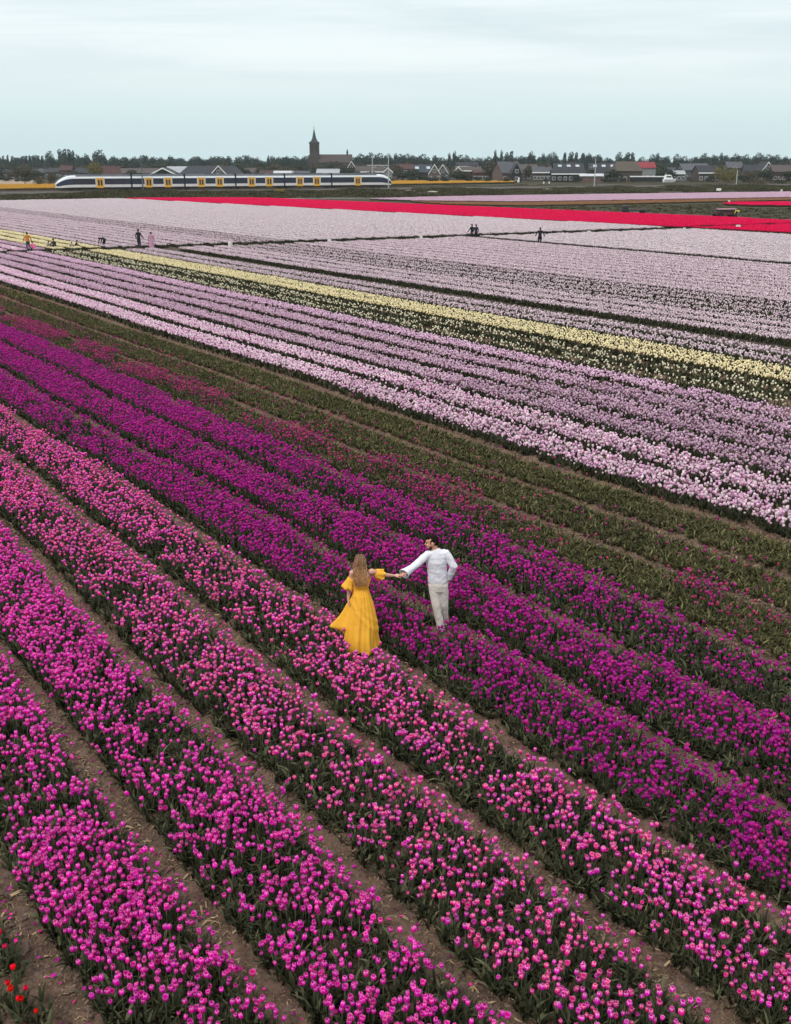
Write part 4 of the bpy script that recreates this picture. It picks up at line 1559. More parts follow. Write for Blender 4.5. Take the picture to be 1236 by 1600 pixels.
    for ri, z0 in enumerate(rows):
        nn = windows if z0 < he else max(1, windows - 1)
        if z0 + 1.3 > he + (0 if face == 'side' else (hr - he) * 0.7):
            continue
        lim = half * (0.75 if z0 < he else 0.35)
        for i in range(nn):
            xx = 0 if nn == 1 else -lim + 2 * lim * i / (nn - 1)
            mb = MB()
            mb.box((xx - 0.72, front - 0.07, z0 - 0.08), (xx + 0.72, front + 0.05, z0 + 1.45), M_trim)
            wo = mb.build('window', root)
            mb = MB()
            mb.box((xx - 0.60, front - 0.10, z0 + 0.04), (xx - 0.03, front - 0.075, z0 + 1.33), M_pane)
            mb.box((xx + 0.03, front - 0.10, z0 + 0.04), (xx + 0.60, front - 0.075, z0 + 1.33), M_pane)
            mb.build('pane', wo)
    if storeys and cat == 'house':
        mb = MB()
        xx = half * 0.38
        mb.box((xx - 0.5, front - 0.06, 0.05), (xx + 0.5, front + 0.04, 2.15), WALLS['dark'] if wall != 'dark' else M_trim)
        mb.build('door', root)
    return root


house(100, 560, 18, 259, 266, 'side', 'brown', 'rust', 'small house with faded red roof above the train nose', 0.1)
house(82, 600, 20, 263, 269, 'side', 'grey', 'slate', 'low grey house left of the faded red roof')
house(20, 590, 34, 265, 270, 'side', 'brown', 'slate', 'long low house behind the lone meadow tree', -0.05)
house(60, 610, 24, 264, 270, 'side', 'brown', 'grey', 'low house between meadow tree and train nose', 0.1)
house(126, 560, 22, 263, 270, 'side', 'grey', 'slate', 'dark house half hidden left of the yellow green tree')
house(168, 500, 26, 260, 272, 'side', 'pinkish', 'rust', 'house with steep dark red roof right of the yellow green tree', 0.35, depth=11)
house(212, 520, 66, 263.5, 271, 'side', 'brown', 'brown', 'long low barn with brown roof behind the first carriages', 0.0, depth=14, name='barn', cat='barn', chimney=False)
house(254, 480, 36, 262.5, 271.5, 'gable', 'dark', 'slate', 'black barn with wide gable and white door behind the train', 0.0, windows=1, name='barn', cat='barn', chimney=False, trim=True)
house(284, 530, 54, 260.5, 270, 'side', 'grey', 'metal', 'barn with pale metal roof right of the black gable', 0.0, depth=16, name='barn', cat='barn', chimney=False)
big = house(326, 480, 92, 259.8, 272, 'side', 'brown', 'slate', 'large farm building with wide dark slate roof behind the train', 0.0, depth=15, windows=6, name='farm_building', hip=0.22)
house(341, 476, 24, 259.0, 272, 'gable', 'grey', 'slate', 'grey cross gable house in front of the wide slate roof', 0.0, windows=1, trim=True, chimney=False)
house(395, 560, 28, 263, 270, 'side', 'brick', 'brown', 'brick house half hidden right of the wide slate roof')
house(420, 500, 30, 267, 272, 'side', 'brick', 'rust', 'low dark red house behind the fourth carriage', 0.0, chimney=False)
house(443, 480, 30, 268.2, 270.5, 'side', 'grey', 'white', 'flat white roofed shed just left of the church', 0.0, name='shed', cat='shed', chimney=False, depth=6)
house(470, 480, 26, 268.0, 270.5, 'side', 'grey', 'grey', 'flat grey shed in front of the church tower', 0.0, name='shed', cat='shed', chimney=False, depth=6)
house(512, 470, 34, 264.5, 270.5, 'side', 'white', 'metal', 'pale roofed greenhouse in front of the church nave', 0.0, name='greenhouse', cat='greenhouse', chimney=False, depth=10, windows=8)
house(549, 620, 13, 252, 262.5, 'gable', 'brown', 'slate', 'white edged gable house at the right end of the church', 0.0, trim=True, windows=1)
house(578, 570, 44, 260, 268, 'side', 'brick', 'brown', 'long red brown house right of the church behind the train', 0.0, windows=6, trim=True)
house(606, 500, 14, 262, 268.5, 'gable', 'white', 'grey', 'small white gable house behind the tail of the train', 0.0, windows=1, trim=True, chimney=False)
house(632, 530, 25, 256.5, 264, 'side', 'brick', 'rust', 'two storey red brick house right of the train tail', 0.12, storeys=2)
house(643, 505, 8, 271, 275, 'gable', 'white', 'white', 'tiny white garden house beside the red brick house', 0.0, windows=1, chimney=False, name='garden_house')
house(660, 540, 30, 257.5, 269, 'side', 'brown', 'blue', 'house with big dark blue roof right of the brick house', 0.1, skylights=2)
house(679, 525, 17, 257, 270.5, 'gable', 'pinkish', 'slate', 'left one of two pointed gables with pale edges', 0.0, trim=True, windows=2)
house(694.5, 545, 17, 257, 270, 'gable', 'grey', 'slate', 'right one of two pointed gables with pale edges', -0.15, trim=True, windows=2)
house(716, 540, 16, 260.5, 269, 'gable', 'grey', 'slate', 'smaller pointed gable house left of the brick terrace', 0.0, trim=True, windows=2)
house(736, 540, 32, 261, 266.5, 'side', 'brick', 'brown', 'brick terrace with white windows in the village middle', 0.0, storeys=2, windows=6, trim=True)
house(752, 520, 24, 266, 270, 'side', 'brick', 'rust', 'low red brick row right of the brick terrace', 0.0, windows=5, chimney=False)
house(730, 640, 34, 254, 260, 'side', 'brown', 'slate', 'white windowed house peeping over the brick terrace', 0.0, storeys=2, windows=4, trim=True)
house(795, 500, 34, 253, 270, 'side', 'pinkish', 'grey', 'house with very big grey roof reaching low', 0.3, depth=12)
house(808, 490, 15, 255.5, 271, 'gable', 'dark', 'slate', 'dark pointed gable against the very big grey roof', 0.0, windows=1, chimney=False)
house(827, 545, 26, 257, 265, 'side', 'brown', 'brown', 'brown house right of the dark pointed gable', 0.0, storeys=2)
house(848, 520, 30, 261, 269, 'side', 'brown', 'grey', 'grey roofed row left of the skylight terrace', 0.0, windows=5, trim=True)
house(890, 530, 46, 255.5, 265, 'side', 'brown', 'slate', 'dark terrace with three shining skylights left of the pole', 0.0, skylights=3, windows=7, chimney=False)
house(945, 530, 46, 255.5, 265, 'side', 'brown', 'slate', 'dark terrace with three shining skylights right of the pole', 0.0, skylights=3, windows=7, chimney=False)
house(875, 495, 24, 265, 271, 'side', 'dark', 'slate', 'low dark extension with white edge in front of left terrace', 0.0, trim=True, windows=3, chimney=False, name='extension', cat='extension', depth=5)
house(902, 495, 26, 265, 271, 'side', 'dark', 'slate', 'second low dark extension with white edge left of the pole', 0.0, trim=True, windows=3, chimney=False, name='extension', cat='extension', depth=5)
house(948, 495, 34, 264.6, 271, 'side', 'brick', 'slate', 'low extension with white edge in front of the right terrace', 0.0, trim=True, windows=5, chimney=False, name='extension', cat='extension', depth=5)
house(925, 480, 36, 272.4, 275.2, 'side', 'pinkish', 'white', 'flat roofed garage row with pale roof edge behind the pole', 0.0, windows=0, chimney=False, name='garage', cat='garage', depth=5)
house(984, 490, 42, 252.5, 267, 'side', 'brown', 'thatch', 'broad house with tall brown thatched roof', 0.0, depth=14, hip=0.3, windows=4)
house(1012, 540, 25, 253.5, 262, 'side', 'white', 'red', 'white house with bright red roof behind the boat', 0.1, windows=3)
house(1058, 560, 24, 262, 268, 'side', 'grey', 'blue', 'blue grey shed right of the boat', 0.0, name='shed', cat='shed', chimney=False)
house(1062, 500, 18, 267, 272, 'side', 'grey', 'metal', 'low pale roofed shed right beside the boat', 0.0, name='shed', cat='shed', chimney=False, depth=6)
house(1090, 540, 42, 256, 266, 'side', 'grey', 'grey', 'large barn with pale grey metal roof', 0.0, depth=16, name='barn', cat='barn', chimney=False)
house(1108, 500, 34, 259, 269.5, 'side', 'brown', 'slate', 'house with dark roof in front of the pale metal barn', 0.1, windows=4, trim=True)
house(1150, 560, 24, 253, 262, 'side', 'grey', 'grey', 'grey house peeping over the big olive bush')
house(1180, 540, 26, 258, 268, 'side', 'brown', 'slate', 'dark house right of the big olive bush', -0.1)
house(1201, 520, 17, 253, 266, 'gable', 'grey', 'slate', 'tall grey gable house near the right edge', 0.0, trim=True, windows=2)
house(1224, 515, 30, 258, 268, 'side', 'brick', 'brown', 'brick house at the right edge of the village', 0.0, storeys=2, windows=4)
house(1255, 540, 30, 257, 268, 'side', 'brown', 'slate', 'dark house just past the right edge')

# ------------------------------------------------------------------ church
CHY = 850.0
M_chb = simple('church_brick', (0.062, 0.042, 0.038), 0.9, 0.2, 0.5)
M_chr = simple('church_roof', (0.058, 0.040, 0.038), 0.85, 0.2, 0.5)
M_spire = simple('spire_slate', (0.030, 0.033, 0.037), 0.7, 0.2, 0.5)
k_ = CHY * cp / F_PX
cx0 = un(491.5, 240, CHY).x
church = empty('church', (cx0, CHY, -0.15), 0.0)
tag(church, 'brick church with tall square tower and pointed spire', 'church')
zt = un(491, 222, CHY).z
ze = un(491, 203, CHY).z
zr = un(491, 241.5, CHY).z
zn = un(491, 253, CHY).z
tw = 7.2 * k_
mb = MB()
mb.box((-tw, -tw, 0), (tw, tw, zt), M_chb)
for sx_ in (-1, 1):
    mb.box((sx_ * tw - 0.5, -tw - 0.7, 0), (sx_ * tw + 0.5, -tw + 0.002, zt * 0.62), M_chb)
mb.box((-tw - 0.3, -tw - 0.3, zt - 0.9), (tw + 0.3, tw + 0.3, zt - 0.25), M_chb)
tower = mb.build('tower', church)
mb = MB()
for sx_ in (-0.45, 0.45):
    x0 = sx_ * tw
    mb.add([(x0 - 0.6, -tw - 0.06, zt - 6.5), (x0 + 0.6, -tw - 0.06, zt - 6.5), (x0 + 0.6, -tw - 0.06, zt - 3.2), (x0, -tw - 0.06, zt - 2.2), (x0 - 0.6, -tw - 0.06, zt - 3.2),
            (x0 - 0.6, -tw + 0.05, zt - 6.5), (x0 + 0.6, -tw + 0.05, zt - 6.5), (x0 + 0.6, -tw + 0.05, zt - 3.2), (x0, -tw + 0.05, zt - 2.2), (x0 - 0.6, -tw + 0.05, zt - 3.2)],
           [(0, 1, 2, 3, 4), (0, 5, 6, 1), (1, 6, 7, 2), (2, 7, 8, 3), (3, 8, 9, 4), (4, 9, 5, 0)], WALLS['dark'])
mb.build('belfry_louvre', tower)
mb = MB()
e = tw + 0.55
V = []
for r_, z_ in ((e, zt - 0.25), (e * 0.58, zt + 1.2), (e * 0.36, zt + 3.2), (0.06, ze + 1.5)):
    n8 = 8
    for q_ in range(8):
        a = math.pi / 8 + q_ * math.pi / 4
        if r_ == e:
            a2 = (q_ // 2) * math.pi / 2 + math.pi / 4
            V.append((e * 1.414 * math.cos(a2), e * 1.414 * math.sin(a2), z_))
        else:
            V.append((r_ * math.cos(a + math.pi / 8), r_ * math.sin(a + math.pi / 8), z_))
fs = []
for i in range(3):
    for q_ in range(8):
        fs.append((i * 8 + q_, i * 8 + (q_ + 1) % 8, i * 8 + 8 + (q_ + 1) % 8, i * 8 + 8 + q_))
mb.add(V, fs, M_spire)
sp_ = mb.build('spire', church)
mb = MB()
mb.tube([(0, 0, ze + 0.9), (0, 0, ze + 3.6)], [0.09, 0.06], M_spire, 5)
mb.box((-0.7, -0.07, ze + 1.9), (0.7, 0.07, ze + 2.1), M_spire)
mb.build('cross', sp_)
x1, x2 = tw + 0.02, (549 - 491.5) * k_
mb = MB()
nb = 6.5
mb.add([(x1, -nb, 0), (x2, -nb, 0), (x2, nb, 0), (x1, nb, 0), (x1, -nb, zn), (x2, -nb, zn), (x2, nb, zn), (x1, nb, zn), (x1, 0, zr - 0.3), (x2, 0, zr - 0.3)], [(0, 1, 5, 4), (2, 3, 7, 6), (1, 2, 6, 9, 5), (3, 0, 4, 8, 7)], M_chb)
for i in range(8):
    xb = x1 + (x2 - x1) * (i + 0.05) / 8
    mb.box((xb, -nb - 1.0, 0), (xb + 0.7, -nb + 0.002, zn - 1.0), M_chb)
mb.build('nave', church)
mb = MB()
for s_ in (-1, 1):
    V = [(x1 + 0.02, s_ * (nb + 0.5), zn - 0.5), (x2 + 0.5, s_ * (nb + 0.5), zn - 0.5), (x2 + 0.5, 0, zr), (x1 + 0.02, 0, zr)]
    V += [(a, b, c + 0.3) for a, b, c in V]
    mb.add(V, [(0, 3, 2, 1), (4, 5, 6, 7), (0, 1, 5, 4), (1, 2, 6, 5), (3, 0, 4, 7)], M_chr)
nr = mb.build('roof', church)
mb = MB()
xt = (542.5 - 491.5) * k_
mb.tube([(xt, 0, zr - 0.5), (xt, 0, zr + 1.4), (xt, 0, zr + 1.5), (xt, 0, zr + 4.6)], [0.7, 0.7, 0.85, 0.04], M_spire, 8)
mb.build('ridge_turret', nr)
for i in range(7):
    mb = MB()
    xb = x1 + (x2 - x1) * (i + 0.62) / 8
    mb.add([(xb - 0.7, -nb - 0.06, 3), (xb + 0.7, -nb - 0.06, 3), (xb + 0.7, -nb - 0.06, zn - 2.6), (xb, -nb - 0.06, zn - 1.2), (xb - 0.7, -nb - 0.06, zn - 2.6)], [(0, 1, 2, 3, 4)], M_pane)
    mb.build('window', church)

# ------------------------------------------------------------------ train
M_twhite = simple('train_white', (0.78, 0.80, 0.82), 0.35, 0.06, 0.6, 0.5)
M_tcream = simple('train_lower_white', (0.66, 0.62, 0.60), 0.4, 0.10, 0.8, 0.5)
M_tband = simple('train_dark_blue', (0.024, 0.032, 0.062), 0.12, 0.15, 0.5, 0.5)
M_troof = simple('train_roof_grey', (0.085, 0.092, 0.105), 0.6, 0.2, 1)
M_tskirt = simple('train_dirty_black', (0.030, 0.026, 0.024), 0.8, 0.3, 2)
M_tyel = simple('train_yellow', (0.72, 0.36, 0.015), 0.4, 0.08, 1, 0.5)
M_bell = simple('black_rubber', (0.010, 0.010, 0.012), 0.8, 0.2, 2)
SEC = [(1.18, 0.28), (1.36, 0.50), (1.41, 0.80), (1.42, 1.52), (1.42, 3.14), (1.34, 3.66), (1.10, 3.98), (0.70, 4.16), (0.0, 4.20)]
SMAT = [M_tskirt, M_tskirt, M_tcream, M_tband, M_twhite, M_troof, M_troof, M_troof]


def train_shell(mb, xs, ks, ws, zbs, nose=False):
    rings = []
    for x, k, w, zb in zip(xs, ks, ws, zbs):
        r_ = []
        for s_, sec in ((-1, SEC), (1, SEC[::-1][1:])):
            for (y, z) in sec:
                r_.append((x, s_ * y * w if s_ < 0 else y * w, zb + (z - 0.28) * k))
        rings.append(r_)
    n_ = len(rings[0])
    for i in range(len(rings) - 1):
        for j in range(n_ - 1):
            mi = j if j < 8 else 15 - j
            m_ = SMAT[mi]
            if nose and mi >= 5 and i < len(rings) - 2:
                m_ = M_tband if mi >= 6 else M_twhite
            mb.add([rings[i][j], rings[i + 1][j], rings[i + 1][j + 1], rings[i][j + 1]], [(0, 1, 2, 3) if True else 0], m_)
    mb.add(rings[0], [tuple(range(n_))], M_tskirt if not nose else M_twhite)
    mb.add(rings[-1], [tuple(range(n_ - 1, -1, -1))], M_tskirt)


train = empty('train', on_line(0, 0, RAIL), TRZ)
train.scale = (1.027, 1, 1)
tag(train, 'white and dark blue passenger train with yellow doors crossing behind the fields', 'train')


def part_empty(name, parent, x):
    o = bpy.data.objects.new(name, None)
    COL.objects.link(o)
    o.parent = parent
    o.location = (x, 0, 0)
    return o


def door_mesh():
    mb = MB()
    for s_ in (-1, 1):
        y0, y1 = (s_ * 1.39, s_ * 1.46) if s_ > 0 else (-1.46, -1.39)
        mb.box((-0.98, y0, 0.62), (0.98, y1, 3.28), M_tyel)
        ye0, ye1 = (1.455, 1.475) if s_ > 0 else (-1.475, -1.455)
        mb.box((-0.60, ye0, 1.25), (-0.12, ye1, 2.75), M_tband)
        mb.box((0.12, ye0, 1.25), (0.60, ye1, 2.75), M_tband)
        for xx in (-1.22, 0.99):
            yb0, yb1 = (1.385, 1.445) if s_ > 0 else (-1.445, -1.385)
            mb.box((xx, yb0, 0.84), (xx + 0.23, yb1, 3.45), M_tcream)
    return mb.mesh('door')


def window_mesh(w):
    mb = MB()
    for s_ in (-1, 1):
        y0, y1 = (1.40, 1.435) if s_ > 0 else (-1.435, -1.40)
        mb.box((0, y0, 1.86), (w, y1, 2.95), M_pane)
    return mb.mesh('window')


def bogie_mesh():
    mb = MB()
    mb.box((-1.6, -1.1, 0.34), (1.6, 1.1, 0.62), M_tskirt)
    for xx in (-1.1, 1.1):
        for s_ in (-1, 1):
            mb.tube([(xx, s_ * 0.66, 0.43), (xx, s_ * 0.80, 0.43)], [0.43, 0.43], M_tskirt, 14, (0, 0, 1))
    return mb.mesh('bogie')


DOOR, BOGIE, WIN = door_mesh(), bogie_mesh(), window_mesh(1.45)
total = 100.5
lens = [20.2, 15.0, 15.0, 15.0, 15.0, 20.2]
x = 0.0
for ci, L_ in enumerate(lens):
    car = part_empty('carriage', train, x)
    a, b = 0.22, L_ - 0.22
    mb = MB()
    flip = ci == 5
    if ci in (0, 5):
        nx = [0.0, 0.45, 1.1, 1.9, 2.8, 3.9, 5.2]
        nk = [0.36, 0.55, 0.70, 0.83, 0.93, 0.985, 1.0]
        nw = [0.55, 0.78, 0.89, 0.95, 0.985, 1.0, 1.0]
        nz = [0.62, 0.40, 0.32, 0.29, 0.28, 0.28, 0.28]
        if not flip:
            train_shell(mb, nx + [b], nk + [1.0], nw + [1.0], nz + [0.28], True)
        else:
            # mirrored nose: build forward and turn it round
            m2 = MB()
            train_shell(m2, nx + [b - a + 0.2], nk + [1.0], nw + [1.0], nz + [0.28], True)
            for f_, mi in zip(m2.f, m2.m):
                mb.add([(L_ - m2.v[i][0], -m2.v[i][1], m2.v[i][2]) for i in f_], [tuple(range(len(f_)))], m2.mats[mi])
    else:
        train_shell(mb, [a, b], [1, 1], [1, 1], [0.28, 0.28])
    mb.build('body', car)
    if ci == 0:
        doors = [11.6]
    elif ci == 5:
        doors = [L_ - 11.6]
    else:
        doors = [L_ * 0.32, L_ * 0.68]
    for dx in doors:
        link('door', DOOR, car).location = (dx, 0, 0)
    lo, hi = (4.6 if ci == 0 else 0.7), (L_ - 4.6 if ci == 5 else L_ - 0.7)
    cur = lo
    while cur + 1.45 < hi:
        if all(abs(cur + 0.72 - dx) > 2.05 for dx in doors):
            link('window', WIN, car).location = (cur, 0, 0)
        cur += 1.62
    for bx in ((5.0, L_ - 0.2) if ci == 0 else ((L_ - 5.0,) if ci == 5 else (L_ - 0.2,))):
        link('bogie', BOGIE, car).location = (bx, 0, -0.02)
    mb = MB()
    mb.box((L_ * 0.40, -0.75, 4.16), (L_ * 0.62, 0.75, 4.42), M_troof)
    mb.box((L_ * 0.70, -0.6, 4.16), (L_ * 0.82, 0.6, 4.36), M_troof)
    mb.build('roof_unit', car)
    if ci < 5:
        mb = MB()
        mb.box((L_ - 0.23, -1.30, 0.75), (L_ + 0.23, 1.30, 4.32), M_bell)
        mb.build('bellows', car)
    if ci in (1, 4):
        mb = MB()
        c0 = L_ * 0.25
        mb.tube([(c0 - 0.9, 0, 4.2), (c0 + 0.8, 0, 4.75), (c0 - 0.2, 0, 5.35)], [0.05, 0.05, 0.04], M_troof, 5)
        mb.box((c0 - 0.35, -0.8, 5.33), (c0 - 0.05, 0.8, 5.40), M_troof)
        mb.build('pantograph', car)
    x += L_

# ------------------------------------------------------------------ catenary
M_mast = simple('mast_steel', (0.11, 0.115, 0.115), 0.6, 0.2, 1, 0.4, 0.4)
M_mast2 = simple('pale_mast', (0.42, 0.43, 0.43), 0.6, 0.15, 1, 0.4, 0.3)


def mast(px_, top, mat, label, off=-3.2, side=1, group=None):
    # on the line through the track at the given lateral offset
    lo_, hi_ = -400, 700
    for _ in range(50):
        m_ = (lo_ + hi_) / 2
        q = on_line(m_, off)
        if img_np(q.x, q.y, 2.0)[0] < px_:
            lo_ = m_
        else:
            hi_ = m_
    q = on_line(lo_, off)
    h_ = un(px_, top, q.y).z
    root = empty('catenary_mast', (q.x, q.y, 0.1), TRZ)
    tag(root, label, 'mast', group)
    mb = MB()
    mb.tube([(0, 0, -0.3), (0, 0, h_)], [0.20, 0.13], mat, 8)
    mb.build('post', root)
    mb = MB()
    mb.tube([(0, 0, 6.4), (0, side * 3.2, 6.5)], [0.05, 0.04], mat, 5, (0, 0, 1))
    mb.tube([(0, 0, 7.3), (0, side * 3.2, 6.5)], [0.03, 0.03], mat, 5, (0, 0, 1))
    mb.build('arm', root)
    mb = MB()
    mb.box((-0.4, -0.4, -0.25), (0.4, 0.4, 0.32), M_road)
    mb.build('footing', root)
    return root, lo_


_, m1 = mast(223, 243, M_mast, 'dark railway mast in front of the second carriage')
_, m2 = mast(607, 242, M_mast2, 'pale railway mast at the tail of the train')
_, m3 = mast(929, 248, M_mast2, 'pale railway mast in front of the dark terraces')
_, m4 = mast(1151, 266, M_mast2, 'short pale post beside the big olive bush')
_, m5 = mast(582, 243, M_mast2, 'thin pale mast behind the rear carriage', off=9.0, side=-1)
_, m6 = mast(-120, 236, M_mast, 'dark railway mast beyond the left picture edge')
for nm, off, z_ in (('contact_wire', 0.0, 6.0), ('catenary_wire', 0.0, 7.4)):
    mb = MB()
    xs_ = np.linspace(m6, m3, 60)
    sag = [0.7 * math.sin(math.pi * (((xv - m6) / 62.0) % 1.0)) if nm == 'catenary_wire' else 0 for xv in xs_]
    mb.tube([on_line(xv, off, z_ - sg) for xv, sg in zip(xs_, sag)], [0.022] * 60, M_mast, 4, (0, 0, 1))
    tag(mb.build(nm), 'upper sagging overhead wire above the track' if nm == 'catenary_wire' else 'lower straight overhead wire above the train', 'wire')

# portal beam between the pale masts at the tail of the train
mb = MB()
pa, pb = un(574, 258.5, 365), un(606, 258.5, 352)
mb.tube([pa, pb], [0.16, 0.16], M_mast2, 6, (0, 0, 1))
tag(mb.build('portal_beam'), 'pale horizontal beam of the railway portal at the train tail', 'beam')

# ------------------------------------------------------------------ people
def skin(name, col):
    m = simple(name, col, 0.55, 0.06, 5, 0.35)
    return m


M_skin = skin('fair_skin', (0.56, 0.30, 0.215))
M_skin2 = skin('tanned_skin', (0.58, 0.28, 0.19))
M_eye = simple('eye_dark', (0.03, 0.02, 0.018), 0.2, 0.1, 5)
M_lip = simple('lip', (0.42, 0.13, 0.11), 0.5, 0.1, 5)


def cloth(name, col, bump=0.6, bscale=9.0, rough=0.85):
    return simple(name, col, rough, 0.05, 3, 0.2, 0.0, bump, bscale)


def remeshed(mb, name, parent, voxel, smooth=4, mat=None, bulge=None):
    o = mb.build(name, parent, True)
    r = o.modifiers.new('skin', 'REMESH')
    r.mode = 'VOXEL'
    r.voxel_size = voxel
    r.use_smooth_shade = True
    if smooth:
        m_ = o.modifiers.new('smooth', 'SMOOTH')
        m_.factor = 0.5
        m_.iterations = smooth
    if bulge:
        tx = bpy.data.textures.new(name + '_folds', 'CLOUDS')
        tx.noise_scale = bulge[0]
        tx.noise_depth = 2
        d_ = o.modifiers.new('folds', 'DISPLACE')
        d_.texture = tx
        d_.strength = bulge[1]
        d_.mid_level = 0.5
    return o


def head_geo(mb, c, f, u, mat, k=1.0):
    f = Vector(f).normalized()
    s_ = f.cross(Vector(u)).normalized()
    u = s_.cross(f).normalized()
    M_ = Matrix((s_, f, u)).transposed()
    c = Vector(c)
    at = lambda x, y, z: c + M_ @ Vector((x, y, z)) * k

    def bl(x, y, z, r):
        mb.ball(at(x, y, z), tuple(q * k for q in r), mat, 12, 9, M_)
    bl(0, -0.012, 0.03, (0.076, 0.096, 0.092))
    bl(0, 0.030, -0.03, (0.060, 0.064, 0.088))
    bl(0, 0.050, -0.085, (0.040, 0.044, 0.036))
    bl(0, 0.084, 0.030, (0.046, 0.014, 0.012))
    for s2 in (-1, 1):
        bl(s2 * 0.078, -0.008, -0.008, (0.010, 0.022, 0.034))
        bl(s2 * 0.036, 0.074, -0.028, (0.022, 0.018, 0.02))
    mb.tube([at(0, 0.086, 0.018), at(0, 0.106, -0.012), at(0, 0.116, -0.030), at(0, 0.098, -0.036)], [0.010 * k, 0.013 * k, 0.016 * k, 0.012 * k], mat, 8, s_)
    bl(0, 0.094, -0.062, (0.024, 0.010, 0.010))
    return at, M_


def hand_geo(mb, w, d, n, side, mat, curl=0.35, k=1.0):
    """wrist w, direction d, back-of-hand normal n, thumb on the given side; five separate bent fingers"""
    d = Vector(d).normalized()
    l_ = d.cross(Vector(n)).normalized() * side
    n = l_.cross(d).normalized() * side
    n = n if n.dot(Vector((0, 0, 1))) > -2 else n
    w = Vector(w)
    mb.tube([w - d * 0.02 * k, w + d * 0.02 * k, w + d * 0.055 * k, w + d * 0.095 * k], [(0.025 * k, 0.019 * k), (0.031 * k, 0.017 * k), (0.041 * k, 0.016 * k), (0.042 * k, 0.013 * k)], mat, 10, n)
    for off, L_ in ((0.033, 0.070), (0.011, 0.080), (-0.011, 0.074), (-0.032, 0.058)):
        b = w + d * 0.088 * k + l_ * off * k
        dd = d.copy()
        pts = [b]
        for seg in range(3):
            dd = (Matrix.Rotation(-curl * (0.7 if seg == 0 else 1.0), 3, l_ * side) @ dd).normalized()
            pts.append(pts[-1] + dd * L_ * k * (0.42, 0.33, 0.25)[seg])
        mb.tube(pts, [0.0085 * k, 0.008 * k, 0.0072 * k, 0.005 * k], mat, 7, n)
    b = w + d * 0.025 * k + l_ * 0.026 * k
    t1 = (d * 0.62 + l_ * 0.72 - n * 0.15).normalized()
    t2 = (d * 0.86 + l_ * 0.32 - n * 0.25).normalized()
    mb.tube([b, b + t1 * 0.038 * k, b + t1 * 0.038 * k + t2 * 0.032 * k, b + t1 * 0.038 * k + t2 * 0.055 * k], [0.014 * k, 0.011 * k, 0.0095 * k, 0.006 * k], mat, 7, n)


def foot_geo(mb, a, toe, mat, k=1.0):
    a, toe = Vector(a), Vector(toe)
    mb.tube([a + (a - toe) * 0.25 + Vector((0, 0, -0.03)), a + Vector((0, 0, -0.025)), a.lerp(toe, 0.6) + Vector((0, 0, -0.01)), toe], [(0.034 * k, 0.034 * k), (0.042 * k, 0.045 * k), (0.046 * k, 0.03 * k), (0.03 * k, 0.018 * k)], mat, 10, (0, 0, 1))


# ---- the woman
WB = gr(566, 1013, 0.0)


def W(px_, py_, dy=0.0):
    return un(px_, py_, WB.y + dy) - WB


woman = empty('person', WB)
tag(woman, 'person with long wavy hair in a yellow off shoulder dress holding a hand', 'person')
M_dress = cloth('yellow_linen', (0.76, 0.385, 0.038), 0.5, 14)
shL, shR = W(550.5, 894.5), W(581, 893, 0.02)
elL, wrL = W(545.5, 921, 0.03), W(544.2, 936, -0.02)
elR, wrR = W(598.5, 898.5, 0.14), W(615.5, 899.5, 0.27)
neck = W(565, 890, 0.01)
hc = W(562.8, 877.5, 0.02)
mb = MB()
mb.tube([(-0.01, 0.02, 0.80), (-0.01, 0.02, 0.92), (-0.01, 0.01, 1.06), (-0.008, 0.01, 1.18), (-0.006, 0.0, 1.29), (-0.006, 0.005, 1.345), (neck + Vector((0, 0, 0.01)))],
        [(0.10, 0.09), (0.115, 0.10), (0.098, 0.08), (0.132, 0.095), (0.150, 0.085), (0.115, 0.066), (0.048, 0.048)], M_skin, 14)
mb.tube([neck - Vector((0, 0, 0.03)), hc - Vector((0, 0, 0.05))], [0.05, 0.046], M_skin, 10)
for s_, e_, w_ in ((shL, elL, wrL), (shR, elR, wrR)):
    mb.tube([s_ + (Vector((0, 0, 1.30)) - s_) * 0.3, s_, s_.lerp(e_, 0.5), e_, e_.lerp(w_, 0.35), w_], [0.045, 0.050, 0.041, 0.034, 0.035, 0.022], M_skin, 10, (0, 1, 0.2))
for s_ in (shL, shR):
    mb.ball(s_ + Vector((0.010 if s_ is shL else -0.010, 0, -0.004)), (0.052, 0.050, 0.050), M_skin, 12, 9)
at, Mh = head_geo(mb, hc, (0.25, 1, -0.1), (0, 0, 1), M_skin, 0.97)
hand_geo(mb, wrR, W(628, 897.5, 0.335) - wrR, (0, -0.2, 1), 1, M_skin, 0.30, 0.92)
hand_geo(mb, wrL, W(545.2, 946, -0.04) - wrL, (-1, 0, 0.1), -1, M_skin, 0.55, 0.92)
for sx_ in (-0.09, 0.07):
    mb.tube([(sx_, 0.02, 0.90), (sx_, 0.0, 0.50), (sx_, 0.03, 0.07)], [0.085, 0.055, 0.036], M_skin, 10)
    foot_geo(mb, (sx_, 0.03, 0.07), (sx_, 0.19, 0.012), M_skin)
remeshed(mb, 'body', woman, 0.0062, 3)
for s2 in (-1, 1):
    mb = MB()
    mb.ball(at(s2 * 0.031, 0.085, 0.008), 0.011, M_eye, 8, 6)
    mb.build('eye', woman, True)
mb = MB()
mb.ball(at(0, 0.1, -0.062), (0.02, 0.008, 0.008), M_lip, 8, 6, Mh)
mb.build('mouth', woman, True)

